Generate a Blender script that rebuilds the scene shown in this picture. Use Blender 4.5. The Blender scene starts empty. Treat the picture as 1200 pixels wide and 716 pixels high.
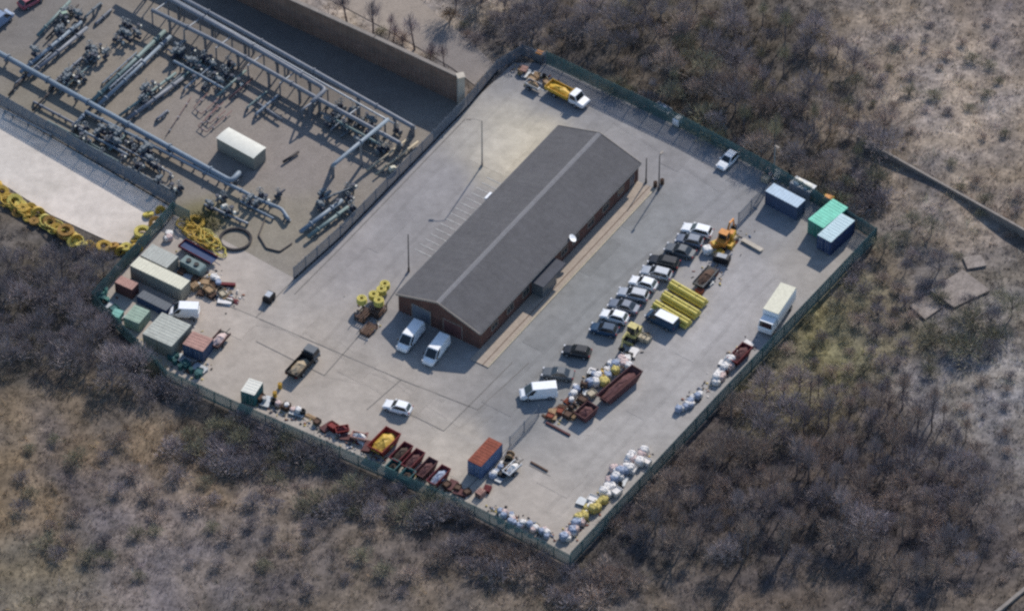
import bpy, math, random
import numpy as np
from mathutils import Vector, Matrix
random.seed(7)
rng = np.random.default_rng(11)
R = math.radians
scene = bpy.context.scene
col = scene.collection

# ------------------------------------------------------------------ camera
D, PXM = 800.0, 8.2
F = D * PXM
S45 = math.sqrt(0.5)
CAM = Vector((0, -D * S45, D * S45))
def W(px, py, z=0.0):
    """point of the place at height z seen at photograph position px, py"""
    d = Vector(((px - 600) / F, S45 + (358 - py) / F * S45, -S45 + (358 - py) / F * S45))
    t = (z - CAM.z) / d.z
    return CAM + d * t
cd = bpy.data.cameras.new('camera')
cam = bpy.data.objects.new('camera', cd)
col.objects.link(cam)
cam.location = CAM
cam.rotation_euler = (R(45), 0, 0)
cd.sensor_fit = 'HORIZONTAL'
cd.angle = 2 * math.atan(600 / F)
cd.clip_start = 10
cd.clip_end = 5000
scene.camera = cam

# ------------------------------------------------------------------ light
SUN_EL = 35.0
sdir = Vector((0.42, 0.907, 0)).normalized() * math.cos(R(SUN_EL)) + Vector((0, 0, math.sin(R(SUN_EL))))
sl = bpy.data.lights.new('sun', 'SUN')
sl.energy = 3.4
sl.angle = R(0.6)
sl.color = (1.0, 0.92, 0.82)
so = bpy.data.objects.new('sun', sl)
col.objects.link(so)
so.rotation_euler = sdir.to_track_quat('Z', 'Y').to_euler()
so.location = (60, 120, 120)
w = bpy.data.worlds.new('World')
scene.world = w
w.use_nodes = True
nt = w.node_tree
sky = nt.nodes.new('ShaderNodeTexSky')
sky.sky_type = 'NISHITA'
sky.sun_disc = False
sky.sun_elevation = R(SUN_EL)
sky.sun_rotation = math.atan2(sdir.x, sdir.y)
sky.dust_density = 0.4
sky.ozone_density = 2.0
bg = nt.nodes['Background']
bg.inputs['Strength'].default_value = 0.112
nt.links.new(sky.outputs[0], bg.inputs[0])
scene.view_settings.view_transform = 'Standard'
scene.view_settings.look = 'None'
scene.view_settings.gamma = 1
scene.view_settings.exposure = 0.55
scene.render.engine = 'CYCLES'
scene.cycles.filter_width = 2.5
scene.cycles.max_bounces = 5
scene.cycles.use_denoising = False

# ------------------------------------------------------------------ materials
KALB = 0.72
def lin(c):
    c = c / 255.0
    return c / 12.92 if c <= 0.04045 else ((c + 0.055) / 1.055) ** 2.4
def A(r, g, b, k=KALB):
    return (min(lin(r) * k, .85), min(lin(g) * k, .85), min(lin(b) * k, .85))
def mat(name, c, rough=0.8, var=0.25, scale=3.0, metal=0.0, c2=None, bump=0.0, rand=0.0, attr=None, fine=None, spec=0.3):
    m = bpy.data.materials.new(name)
    m.use_nodes = True
    n = m.node_tree.nodes
    l = m.node_tree.links
    b = n['Principled BSDF']
    b.inputs['Roughness'].default_value = rough
    b.inputs['Metallic'].default_value = metal
    b.inputs['Specular IOR Level'].default_value = spec
    tc = n.new('ShaderNodeTexCoord')
    nz = n.new('ShaderNodeTexNoise')
    nz.inputs['Scale'].default_value = scale
    nz.inputs['Detail'].default_value = 6
    nz.inputs['Roughness'].default_value = 0.65
    l.new(tc.outputs['Object'], nz.inputs['Vector'])
    rp = n.new('ShaderNodeValToRGB')
    l.new(nz.outputs['Fac'], rp.inputs['Fac'])
    rp.color_ramp.elements[0].position = 0.3
    rp.color_ramp.elements[1].position = 0.7
    if attr:
        lo, hi = (1 - var,) * 3, (1 + var,) * 3
    else:
        lo = tuple(x * (1 - var) for x in c)
        hi = tuple(min(x * (1 + var), 0.9) for x in (c2 or c))
    rp.color_ramp.elements[0].color = (*lo, 1)
    rp.color_ramp.elements[1].color = (*hi, 1)
    out = rp.outputs['Color']
    def mult(x, y):
        mx = n.new('ShaderNodeMix')
        mx.data_type = 'RGBA'
        mx.blend_type = 'MULTIPLY'
        mx.inputs['Factor'].default_value = 1
        l.new(x, mx.inputs['A'])
        l.new(y, mx.inputs['B'])
        return mx.outputs['Result']
    if attr:
        at = n.new('ShaderNodeAttribute')
        at.attribute_name = attr
        out = mult(out, at.outputs['Color'])
    if fine:
        n2 = n.new('ShaderNodeTexNoise')
        n2.inputs['Scale'].default_value = fine[0]
        n2.inputs['Detail'].default_value = 8
        n2.inputs['Roughness'].default_value = 0.75
        l.new(tc.outputs['Object'], n2.inputs['Vector'])
        r2 = n.new('ShaderNodeValToRGB')
        r2.color_ramp.elements[0].position = 0.32
        r2.color_ramp.elements[1].position = 0.68
        r2.color_ramp.elements[0].color = (1 - fine[1],) * 3 + (1,)
        r2.color_ramp.elements[1].color = (1 + fine[1],) * 3 + (1,)
        l.new(n2.outputs['Fac'], r2.inputs['Fac'])
        out = mult(out, r2.outputs['Color'])
    if rand:
        oi = n.new('ShaderNodeObjectInfo')
        mr = n.new('ShaderNodeMapRange')
        mr.inputs['To Min'].default_value = 1 - rand
        mr.inputs['To Max'].default_value = 1 + rand
        l.new(oi.outputs['Random'], mr.inputs['Value'])
        out = mult(out, mr.outputs['Result'])
    l.new(out, b.inputs['Base Color'])
    if bump:
        bp = n.new('ShaderNodeBump')
        bp.inputs['Strength'].default_value = bump
        bp.inputs['Distance'].default_value = 0.05
        l.new(nz.outputs['Fac'], bp.inputs['Height'])
        l.new(bp.outputs['Normal'], b.inputs['Normal'])
    return m
def brick_mat(name, c1, c2, mortar, sx=1.0):
    m = mat(name, c1, 0.9)
    n = m.node_tree.nodes
    l = m.node_tree.links
    b = n['Principled BSDF']
    tc = n.new('ShaderNodeTexCoord')
    mp = n.new('ShaderNodeVectorMath')
    sep = n.new('ShaderNodeSeparateXYZ')
    add = n.new('ShaderNodeMath')
    com = n.new('ShaderNodeCombineXYZ')
    l.new(tc.outputs['Object'], sep.inputs[0])
    l.new(sep.outputs['X'], add.inputs[0])
    l.new(sep.outputs['Y'], add.inputs[1])
    l.new(add.outputs[0], com.inputs['X'])
    l.new(sep.outputs['Z'], com.inputs['Y'])
    bt = n.new('ShaderNodeTexBrick')
    bt.inputs['Color1'].default_value = (*c1, 1)
    bt.inputs['Color2'].default_value = (*c2, 1)
    bt.inputs['Mortar'].default_value = (*mortar, 1)
    bt.inputs['Scale'].default_value = 1.0
    bt.inputs['Brick Width'].default_value = 0.45
    bt.inputs['Row Height'].default_value = 0.15
    bt.inputs['Mortar Size'].default_value = 0.012
    l.new(com.outputs[0], bt.inputs['Vector'])
    nz = n.new('ShaderNodeTexNoise')
    nz.inputs['Scale'].default_value = 0.7
    nz.inputs['Detail'].default_value = 5
    l.new(tc.outputs['Object'], nz.inputs['Vector'])
    rp = n.new('ShaderNodeValToRGB')
    rp.color_ramp.elements[0].color = (.55, .55, .55, 1)
    rp.color_ramp.elements[1].color = (1.35, 1.3, 1.25, 1)
    l.new(nz.outputs['Fac'], rp.inputs['Fac'])
    mx = n.new('ShaderNodeMix')
    mx.data_type = 'RGBA'
    mx.blend_type = 'MULTIPLY'
    mx.inputs['Factor'].default_value = 1
    l.new(bt.outputs['Color'], mx.inputs['A'])
    l.new(rp.outputs['Color'], mx.inputs['B'])
    l.new(mx.outputs['Result'], b.inputs['Base Color'])
    return m

M = {}
def mk(k, *a, **kw):
    M[k] = mat(k, *a, **kw)
mk('ground', (1, 1, 1), 0.95, 0.34, 0.5, attr='tint', fine=(1.6, .45), bump=.3)
mk('yard', (1, 1, 1), 0.9, 0.13, 0.11, attr='tint', fine=(.55, .16))
mk('gravel', (1, 1, 1), 0.95, 0.12, 0.5, attr='tint', fine=(3.0, .22))
mk('grass', (1, 1, 1), 0.95, 0.2, 0.8, attr='tint')
mk('paint_line', (.40, .40, .39), 0.8, .35, 2)
mk('joint', (.16, .15, .14), 0.95, .2, 2)
mk('kerb', A(200, 188, 165), 0.9, .15, 1)
mk('slab', A(182, 168, 154), 0.9, .12, 1.2, fine=(5, .12))
mk('concrete', A(150, 142, 135), 0.9, .2, .8, fine=(4, .15))
mk('old_concrete', A(154, 144, 137), 0.95, .25, .6, fine=(2.5, .25))
mk('pale_concrete', A(205, 195, 180), 0.9, .15, 1)
M['brick'] = brick_mat('red_brick', (.125, .052, .042), (.085, .04, .035), (.15, .125, .11))
M['old_brick'] = brick_mat('old_brick', (.22, .13, .10), (.15, .10, .08), (.24, .21, .18))
mk('roof', A(97, 97, 102), 0.85, .12, .5, fine=(1.6, .10))
mk('ridge', A(136, 135, 138), 0.85, .12, 1)
mk('porch_felt', A(84, 86, 94), 0.85, .15, 1)
mk('fascia', A(165, 155, 145), 0.7, .1, 2)
mk('glass', (.02, .025, .03), 0.12, .1, 2, spec=.6)
mk('black', (.015, .015, .017), 0.6, .2, 3)
mk('tyre', (.02, .02, .02), 0.9, .1, 3)
mk('white_paint', (.78, .79, .80), 0.35, .06, 2, spec=.5)
mk('silver_paint', (.40, .42, .45), 0.35, .06, 2, metal=.3, spec=.5)
mk('grey_paint', (.10, .11, .12), 0.35, .1, 2, spec=.5)
mk('black_paint', (.02, .021, .024), 0.3, .1, 2, spec=.5)
mk('slate_paint', (.17, .19, .23), 0.35, .08, 2, metal=.3, spec=.5)
mk('navy_paint', (.018, .05, .10), 0.35, .1, 2, spec=.5)
mk('red_paint', (.42, .04, .05), 0.4, .1, 2)
mk('faded_red', A(186, 110, 122), .6, .2, 2)
mk('pale_blue', A(140, 160, 190), .5, .2, 2)
mk('blue_paint', (.05, .12, .30), 0.5, .2, 2)
mk('lamp_glass', (.6, .6, .62), .2, .05, 2)
mk('red_lens', (.25, .01, .01), .3, .05, 2)
mk('yellow_machine', A(222, 180, 70), 0.5, .2, 3)
mk('cream_machine', A(215, 200, 130), 0.5, .25, 3)
mk('orange_machine', A(225, 150, 70), 0.5, .25, 3)
mk('yellow_pipe', A(222, 206, 108), 0.55, .12, 2)
mk('ochre_coil', A(178, 138, 72), 0.7, .25, 3)
mk('yellow_coil', A(214, 178, 78), 0.6, .2, 3)
mk('dark_pipe', (.045, .04, .042), 0.7, .2, 3)
mk('rust', A(150, 84, 66), 0.9, .3, 1.2, fine=(3, .2))
mk('rust_dark', A(108, 74, 74), 0.9, .3, 1.5)
mk('rust_pink', A(190, 150, 138), 0.9, .2, 1.5)
mk('dark_red', A(120, 50, 56), 0.8, .3, 2)
mk('skip_red', A(140, 44, 44), 0.7, .3, 2)
mk('cream_roof', A(236, 232, 210), 0.8, .08, 1.5, fine=(3, .06))
mk('grey_roof', A(190, 192, 184), 0.8, .12, 1.5)
mk('lichen_roof', A(196, 198, 188), 0.9, .16, .8, fine=(3, .15))
mk('cream_wall', A(150, 148, 138), 0.8, .15, 1.5)
mk('white_roof', A(240, 238, 226), 0.8, .08, 1.5)
mk('blue_roof', A(192, 214, 232), 0.6, .12, 1.5)
mk('blue_wall', (.055, .08, .14), 0.7, .2, 1.5)
mk('blue_steel', (.09, .14, .25), 0.7, .25, 1.5)
mk('mint_roof', A(136, 226, 198), 0.7, .18, 1.2)
mk('mint_wall', (.05, .19, .15), 0.7, .2, 1.2)
mk('ice_roof', A(206, 230, 235), 0.7, .10, 1.5)
mk('navy_wall', (.03, .055, .13), 0.7, .2, 1.5)
mk('green_box', A(164, 186, 168), 0.8, .2, 1.5)
mk('teal', (.035, .12, .125), 0.7, .3, 2)
mk('teal_light', A(130, 190, 178), 0.7, .2, 2)
mk('fence_teal', (.072, .138, .142), 0.7, .2, 1)
mk('fence_grey', (.13, .16, .20), 0.6, .15, 1)
mk('steel', (.20, .22, .25), 0.5, .2, 2, metal=.4)
mk('galv', (.34, .36, .38), 0.5, .15, 2, metal=.4)
mk('pipe_blue', A(136, 150, 164), 0.5, .12, 1)
mk('pipe_grey', A(128, 133, 143), 0.5, .15, 1)
mk('pipe_green', A(122, 142, 142), 0.55, .15, 1)
mk('pipe_brown', A(120, 92, 92), 0.7, .2, 1)
mk('valve_dark', (.045, .052, .075), 0.6, .3, 2)
mk('valve_grey', (.13, .15, .165), 0.6, .3, 2)
mk('bag_white', A(248, 244, 240), 0.9, .10, 3)
mk('bag_pink', A(226, 202, 196), 0.9, .2, 3)
mk('bag_blue', A(172, 184, 206), 0.9, .2, 3)
mk('bag_cream', A(214, 196, 120), 0.9, .2, 3)
mk('sand', A(190, 172, 145), 0.95, .2, 4)
mk('soil', (.07, .05, .04), 0.95, .3, 4)
mk('timber', A(176, 148, 116), 0.9, .3, 3)
mk('timber_dark', A(104, 82, 70), 0.9, .3, 3)
mk('pole_pale', A(190, 178, 165), 0.7, .1, 2)
mk('pole_dark', (.09, .075, .07), 0.8, .1, 2)
mk('bark', (.15, .13, .13), 0.95, .2, 3)
mk('twig_grey', (.32, .275, .275), 0.95, .2, .6, rand=.28)
mk('twig_brown', (.36, .285, .24), 0.95, .2, .6, rand=.28)
mk('twig_olive', (.27, .25, .17), 0.95, .2, .6, rand=.25)
mk('twig_orange', (.25, .15, .07), 0.95, .2, .6, rand=.2)
mk('twig_dark', (.25, .22, .225), 0.95, .2, .6, rand=.25)
mk('gorse', A(206, 172, 84), 0.95, .35, 1.5, rand=.15)
mk('gorse_green', (.085, .085, .03), 0.95, .3, 1.5)

# ------------------------------------------------------------------ mesh building
class MB:
    def __init__(s):
        s.v = []
        s.f = []
    def add(s, vs, fs):
        o = len(s.v)
        s.v += [tuple(p) for p in vs]
        s.f += [tuple(i + o for i in f) for f in fs]
        return s
    def box(s, c, d, rz=0.0, top=1.0):
        hx, hy, hz = d[0] / 2, d[1] / 2, d[2] / 2
        vs = []
        for z, k in ((-hz, 1.0), (hz, top)):
            for x, y in ((-hx, -hy), (hx, -hy), (hx, hy), (-hx, hy)):
                x, y = x * k, y * k
                vs.append((c[0] + x * math.cos(rz) - y * math.sin(rz), c[1] + x * math.sin(rz) + y * math.cos(rz), c[2] + z))
        return s.add(vs, [(3, 2, 1, 0), (4, 5, 6, 7), (0, 1, 5, 4), (1, 2, 6, 5), (2, 3, 7, 6), (3, 0, 4, 7)])
    def frustum(s, b, t):
        """b, t = (x0, x1, halfwidth, z)"""
        vs = [(b[0], -b[2], b[3]), (b[1], -b[2], b[3]), (b[1], b[2], b[3]), (b[0], b[2], b[3]),
              (t[0], -t[2], t[3]), (t[1], -t[2], t[3]), (t[1], t[2], t[3]), (t[0], t[2], t[3])]
        return s.add(vs, [(3, 2, 1, 0), (4, 5, 6, 7), (0, 1, 5, 4), (1, 2, 6, 5), (2, 3, 7, 6), (3, 0, 4, 7)])
    def loft(s, st):
        """stations (x, halfwidth, z0, z1): chamfered cross sections along x"""
        vs = []
        for x, hw, a, b in st:
            h = b - a
            for y, z in ((-.9, a), (-1, a + .22 * h), (-1, b - .25 * h), (-.84, b), (.84, b), (1, b - .25 * h), (1, a + .22 * h), (.9, a)):
                vs.append((x, y * hw, z))
        fs = []
        for i in range(len(st) - 1):
            for k in range(8):
                a, b = i * 8 + k, i * 8 + (k + 1) % 8
                fs.append((a, a + 8, b + 8, b))
        fs.append(tuple(range(8)))
        fs.append(tuple(reversed(range((len(st) - 1) * 8, len(st) * 8))))
        return s.add(vs, fs)
    def tube(s, path, r, seg=8, r2=None, closed=False):
        p = [Vector(q) for q in path]
        n = len(p)
        vs = []
        for i in range(n):
            if closed:
                t = (p[(i + 1) % n] - p[i - 1])
            else:
                t = (p[min(i + 1, n - 1)] - p[max(i - 1, 0)])
            if t.length < 1e-6:
                t = Vector((0, 0, 1))
            t.normalize()
            a = Vector((0, 0, 1)) if abs(t.z) < .9 else Vector((1, 0, 0))
            u = t.cross(a).normalized()
            v = u.cross(t)
            rr = r if r2 is None else r + (r2 - r) * i / max(n - 1, 1)
            for k in range(seg):
                an = 2 * math.pi * k / seg
                vs.append(p[i] + (u * math.cos(an) + v * math.sin(an)) * rr)
        fs = []
        for i in range(n if closed else n - 1):
            for k in range(seg):
                j = ((i + 1) % n) * seg
                fs.append((i * seg + k, i * seg + (k + 1) % seg, j + (k + 1) % seg, j + k))
        if not closed:
            fs.append(tuple(reversed(range(seg))))
            fs.append(tuple(range((n - 1) * seg, n * seg)))
        return s.add(vs, fs)
    def cyl(s, a, b, r, seg=12, r2=None):
        return s.tube([a, b], r, seg, r2)
    def disc_wheel(s, c, r, wd, seg=14):
        return s.cyl((c[0], c[1] - wd / 2, c[2]), (c[0], c[1] + wd / 2, c[2]), r, seg)
    def quad(s, *p):
        return s.add(p, [tuple(range(len(p)))])
    def slab(s, q, t):
        """thin solid from a 4-corner sheet, thickened along its normal"""
        q = [Vector(x) for x in q]
        nrm = (q[1] - q[0]).cross(q[3] - q[0]).normalized() * t
        vs = q + [x + nrm for x in q]
        return s.add(vs, [(3, 2, 1, 0), (4, 5, 6, 7), (0, 1, 5, 4), (1, 2, 6, 5), (2, 3, 7, 6), (3, 0, 4, 7)])
    def build(s, name, m, parent=None, smooth=False):
        me = bpy.data.meshes.new(name)
        me.from_pydata(s.v, [], s.f)
        me.materials.append(M[m] if isinstance(m, str) else m)
        if smooth:
            for p in me.polygons:
                p.use_smooth = True
        me.update()
        o = bpy.data.objects.new(name, me)
        col.objects.link(o)
        if parent:
            o.parent = parent
        return o
def thing(name, label, cat, loc=(0, 0, 0), rz=0.0, group=None):
    o = bpy.data.objects.new(name, None)
    col.objects.link(o)
    o.empty_display_size = .3
    o.location = loc
    o.rotation_euler = (0, 0, rz)
    o['label'] = label
    o['category'] = cat
    if group:
        o['group'] = group
    return o
def tag(o, label, cat, group=None):
    o['label'] = label
    o['category'] = cat
    if group:
        o['group'] = group
    return o
def structure(o):
    o['kind'] = 'structure'
    return o
def stuff(o):
    o['kind'] = 'stuff'
    return o
def dup(root, loc, rz=None, label=None, group=None, scale=None, swap=None):
    r = root.copy()
    col.objects.link(r)
    r.location = loc
    if rz is not None:
        r.rotation_euler = (0, 0, rz)
    if scale:
        r.scale = (scale,) * 3 if not isinstance(scale, tuple) else scale
    if label:
        r['label'] = label
    if group:
        r['group'] = group
    for ch in list(root.children):
        c = ch.copy()
        col.objects.link(c)
        c.parent = r
        for g in ch.children:
            d = g.copy()
            col.objects.link(d)
            d.parent = c
    return r
def ang(p, q):
    a, b = W(*p), W(*q)
    return math.atan2(b.y - a.y, b.x - a.x)
def frame(p0, p1, p3, z):
    """centre on the ground, length, width, angle of a box whose roof corners are seen at p0, p1 (long side) and p3"""
    a, b, c = W(*p0, z), W(*p1, z), W(*p3, z)
    u = b - a
    L = u.length
    rz = math.atan2(u.y, u.x)
    n = Vector((-math.sin(rz), math.cos(rz), 0))
    d = (c - a).dot(n)
    ctr = a + u / 2 + n * d / 2
    ctr.z = 0
    return ctr, L, abs(d), rz

# ------------------------------------------------------------------ terrain
def poly_np(pts):
    return np.array([[W(*p).x, W(*p).y] for p in pts])
def inside(poly, x, y):
    r = np.zeros(np.shape(x), bool)
    n = len(poly)
    for i in range(n):
        x0, y0 = poly[i]
        x1, y1 = poly[(i + 1) % n]
        c = ((y0 > y) != (y1 > y)) & (x < (x1 - x0) * (y - y0) / (y1 - y0 + 1e-12) + x0)
        r ^= c
    return r
def dist_poly(poly, x, y):
    d = np.full(np.shape(x), 1e9)
    n = len(poly)
    for i in range(n):
        a = poly[i]
        b = poly[(i + 1) % n]
        ab = b - a
        t = np.clip(((x - a[0]) * ab[0] + (y - a[1]) * ab[1]) / (ab @ ab), 0, 1)
        d = np.minimum(d, np.hypot(x - a[0] - t * ab[0], y - a[1] - t * ab[1]))
    return d
YARD_PX = [(602, 74), (640, 74), (800, 150), (905, 206), (1024, 283), (929, 381), (839, 476), (667, 661), (557, 603), (420, 544), (290, 487), (197, 444), (111, 355), (205, 252), (290, 296), (345, 326), (400, 277), (549, 124)]
GAS_PX = [(549, 124), (400, 277), (345, 326), (290, 296), (205, 252), (205, 244), (0, 125), (-160, 32), (-160, -150), (60, -150), (250, -22), (440, 70), (545, 118)]
PALE_PX = [(0, 126), (205, 246), (195, 262), (165, 287), (130, 284), (60, 252), (0, 214), (-160, 130), (-160, 34)]
YARD, GAS, PALE = poly_np(YARD_PX), poly_np(GAS_PX), poly_np(PALE_PX)
TRACK = poly_np([(330, -30), (410, 12), (470, 44), (530, 80), (556, 100), (578, 76), (552, 48), (515, 20), (480, -10), (455, -45)])
SITES = [YARD, GAS, PALE, TRACK]
_ph = np.random.default_rng(3)
WAVES = [(_ph.normal(size=2) * k, _ph.uniform(0, 6.28), a) for k, a in [(.05, .5), (.05, .5), (.11, .3), (.11, .3), (.23, .16), (.23, .16), (.5, .08), (.5, .08), (.9, .05), (.9, .05)]]
def height(x, y):
    x = np.asarray(x, float)
    y = np.asarray(y, float)
    h = np.zeros(x.shape)
    for k, p, a in WAVES:
        h = h + .55 * a * np.sin(k[0] * x + k[1] * y + p)
    d = np.full(x.shape, 1e9)
    ins = np.zeros(x.shape, bool)
    for s in SITES:
        d = np.minimum(d, dist_poly(s, x, y))
        ins |= inside(s, x, y)
    k = np.clip((d - 1.0) / 7, 0, 1)
    k = np.where(ins, 0, k * k * (3 - 2 * k))
    return h * k - 0.08
def to_px(x, y):
    dx = np.asarray(x) - CAM.x
    dy = np.asarray(y) - CAM.y
    dz = -CAM.z
    depth = (dy - dz) * S45
    return 600 + F * dx / depth, 358 - F * (dy + dz) * S45 / depth
# colour of soil, dead grass and litter in the rough ground: (x, y, rx, ry, seen colour, weight)
BLOBS = [
    (1170, 460, 80, 80, (152, 143, 138), 1.6), (1120, 335, 50, 30, (132, 122, 114), .8), (1190, 350, 60, 60, (106, 95, 84), .9),
    (965, 395, 60, 45, (144, 134, 90), 1.3), (925, 470, 55, 35, (138, 126, 88), 1.3), (900, 420, 30, 40, (112, 96, 88), .6), (1010, 340, 50, 50, (112, 98, 84), .6),
    (1110, 120, 90, 110, (168, 149, 134), 1.4), (1040, 60, 60, 60, (154, 134, 116), 1.1), (1180, 200, 50, 60, (136, 116, 96), .8), (1160, 20, 60, 50, (112, 96, 88), .7),
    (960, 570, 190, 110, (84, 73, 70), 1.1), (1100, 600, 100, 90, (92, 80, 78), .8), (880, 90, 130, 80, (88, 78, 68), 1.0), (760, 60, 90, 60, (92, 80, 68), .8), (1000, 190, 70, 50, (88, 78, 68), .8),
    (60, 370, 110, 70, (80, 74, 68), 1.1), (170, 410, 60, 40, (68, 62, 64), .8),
    (50, 470, 60, 30, (126, 106, 84), 1.1), (150, 530, 50, 35, (136, 112, 84), 1.2), (10, 580, 40, 60, (138, 114, 86), 1.2), (60, 680, 60, 40, (124, 110, 88), 1.1), (90, 560, 45, 60, (92, 82, 84), .8),
    (150, 690, 60, 40, (132, 118, 116), .9), (180, 610, 70, 50, (128, 114, 110), .8), (250, 560, 50, 40, (136, 112, 86), 1.2), (330, 590, 50, 45, (128, 112, 102), .8),
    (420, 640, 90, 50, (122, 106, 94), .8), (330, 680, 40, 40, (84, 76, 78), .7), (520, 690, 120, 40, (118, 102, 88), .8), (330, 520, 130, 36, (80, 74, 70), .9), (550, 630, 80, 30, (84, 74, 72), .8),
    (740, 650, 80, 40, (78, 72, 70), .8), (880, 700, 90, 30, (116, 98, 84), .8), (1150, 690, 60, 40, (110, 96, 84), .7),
    (450, 12, 120, 30, (168, 150, 134), 1.6), (540, 55, 45, 28, (136, 126, 120), 1.0), (640, 20, 60, 50, (84, 74, 70), .8),
    (30, 20, 60, 40, (120, 116, 118), 1.5)]
def tint_at(x, y, jit=0.0):
    px, py = to_px(x, y)
    px = px + 22 * np.sin(x * .31 + y * .17) + 14 * np.sin(y * .43 - x * .21 + 1)
    py = py + 16 * np.sin(x * .27 - y * .23 + 2) + 10 * np.sin(y * .5 + x * .37)
    base = np.array(A(114, 101, 90))
    wsum = np.full(np.shape(x), .16)
    c = np.outer(wsum.ravel(), base).reshape(*np.shape(x), 3)
    for bx, by, rx, ry, s, k in BLOBS:
        g = k * np.exp(-(((px - bx) / rx) ** 2 + ((py - by) / ry) ** 2))
        wsum = wsum + g
        c = c + g[..., None] * np.array(A(*s))
    c = c / wsum[..., None]
    a1 = np.sin(x * .83 + 2.1 * np.sin(y * .37)) * np.sin(y * .71 + 1.7 * np.sin(x * .45 + 1))
    a2 = np.sin(x * 1.37 + 1.3 * np.sin(y * .9) + 2) * np.sin(y * 1.21 + 1.6 * np.sin(x * .8))
    a3 = np.sin(x * .41 - y * .33 + 1.9 * np.sin(y * .29 + x * .2))
    m = 1 + .22 * a1[..., None] * np.array([1, 1, 1]) + .14 * a2[..., None] * np.array([1.1, 1, .8]) + .09 * a3[..., None] * np.array([.6, .3, -.5])
    c = c * m * np.array([1.03, 1.09, 1.13])
    l = c.mean(-1, keepdims=True)
    return l + (c - l) * .84
def mesh_np(name, v, f, m, tint=None, parent=None):
    """v (n,3), f (m,k) index array"""
    me = bpy.data.meshes.new(name)
    k = f.shape[1]
    me.vertices.add(len(v))
    me.vertices.foreach_set('co', v.astype(np.float32).ravel())
    me.loops.add(f.size)
    me.loops.foreach_set('vertex_index', f.astype(np.int32).ravel())
    me.polygons.add(len(f))
    me.polygons.foreach_set('loop_start', np.arange(0, f.size, k, dtype=np.int32))
    if tint is not None:
        at = me.color_attributes.new('tint', 'FLOAT_COLOR', 'POINT')
        at.data.foreach_set('color', np.concatenate([tint, np.ones((len(v), 1))], 1).astype(np.float32).ravel())
    me.materials.append(M[m])
    me.update(calc_edges=True)
    me.validate()
    o = bpy.data.objects.new(name, me)
    col.objects.link(o)
    if parent:
        o.parent = parent
    return o
gx = np.concatenate([np.linspace(-900, -120, 14), np.arange(-112, 113, .9), np.linspace(120, 900, 14)])
gy = np.concatenate([np.linspace(-700, -110, 10), np.arange(-104, 116, .9), np.linspace(125, 1400, 18)])
X, Y = np.meshgrid(gx, gy)
Z = height(X, Y)
idx = np.arange(X.size).reshape(X.shape)
q = np.stack([idx[:-1, :-1], idx[:-1, 1:], idx[1:, 1:], idx[1:, :-1]], -1).reshape(-1, 4)
structure(mesh_np('ground', np.stack([X, Y, Z], -1).reshape(-1, 3), q, 'ground', tint_at(X, Y).reshape(-1, 3)))

import bmesh
def blend(x, y, blobs, base, kk=KALB):
    px, py = to_px(x, y)
    px = px + 5 * np.sin(x * .6 + y * .4)
    py = py + 4 * np.sin(x * .5 - y * .7)
    ws = np.full(len(x), .12)
    c = np.outer(ws, np.array(A(*base, kk)))
    for bx, by, rx, ry, s, k in blobs:
        g = k * np.exp(-(((px - bx) / rx) ** 2 + ((py - by) / ry) ** 2))
        ws += g
        c += g[:, None] * np.array(A(*s, kk))
    return c / ws[:, None] * np.array([1.03, 1.03, 1.015])
def surface(name, poly, z, m, blobs, base, step=1.0, kk=KALB):
    bm = bmesh.new()
    vs = [bm.verts.new((p[0], p[1], 0)) for p in poly]
    bm.faces.new(vs)
    x0, y0 = poly.min(0)
    x1, y1 = poly.max(0)
    for ax, a, b in ((0, x0, x1), (1, y0, y1)):
        t = a + step
        while t < b:
            co = (t, 0, 0) if ax == 0 else (0, t, 0)
            no = (1, 0, 0) if ax == 0 else (0, 1, 0)
            bmesh.ops.bisect_plane(bm, geom=bm.verts[:] + bm.edges[:] + bm.faces[:], plane_co=co, plane_no=no)
            t += step
    bm.normal_update()
    me = bpy.data.meshes.new(name)
    bm.to_mesh(me)
    bm.free()
    if me.polygons[0].normal.z < 0:
        me.flip_normals()
    n = len(me.vertices)
    co = np.zeros(n * 3, np.float32)
    me.vertices.foreach_get('co', co)
    co = co.reshape(-1, 3)
    c = blend(co[:, 0], co[:, 1], blobs, base, kk)
    at = me.color_attributes.new('tint', 'FLOAT_COLOR', 'POINT')
    at.data.foreach_set('color', np.concatenate([c, np.ones((n, 1))], 1).astype(np.float32).ravel())
    me.materials.append(M[m])
    o = bpy.data.objects.new(name, me)
    col.objects.link(o)
    o.location.z = z
    return structure(o)
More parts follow.
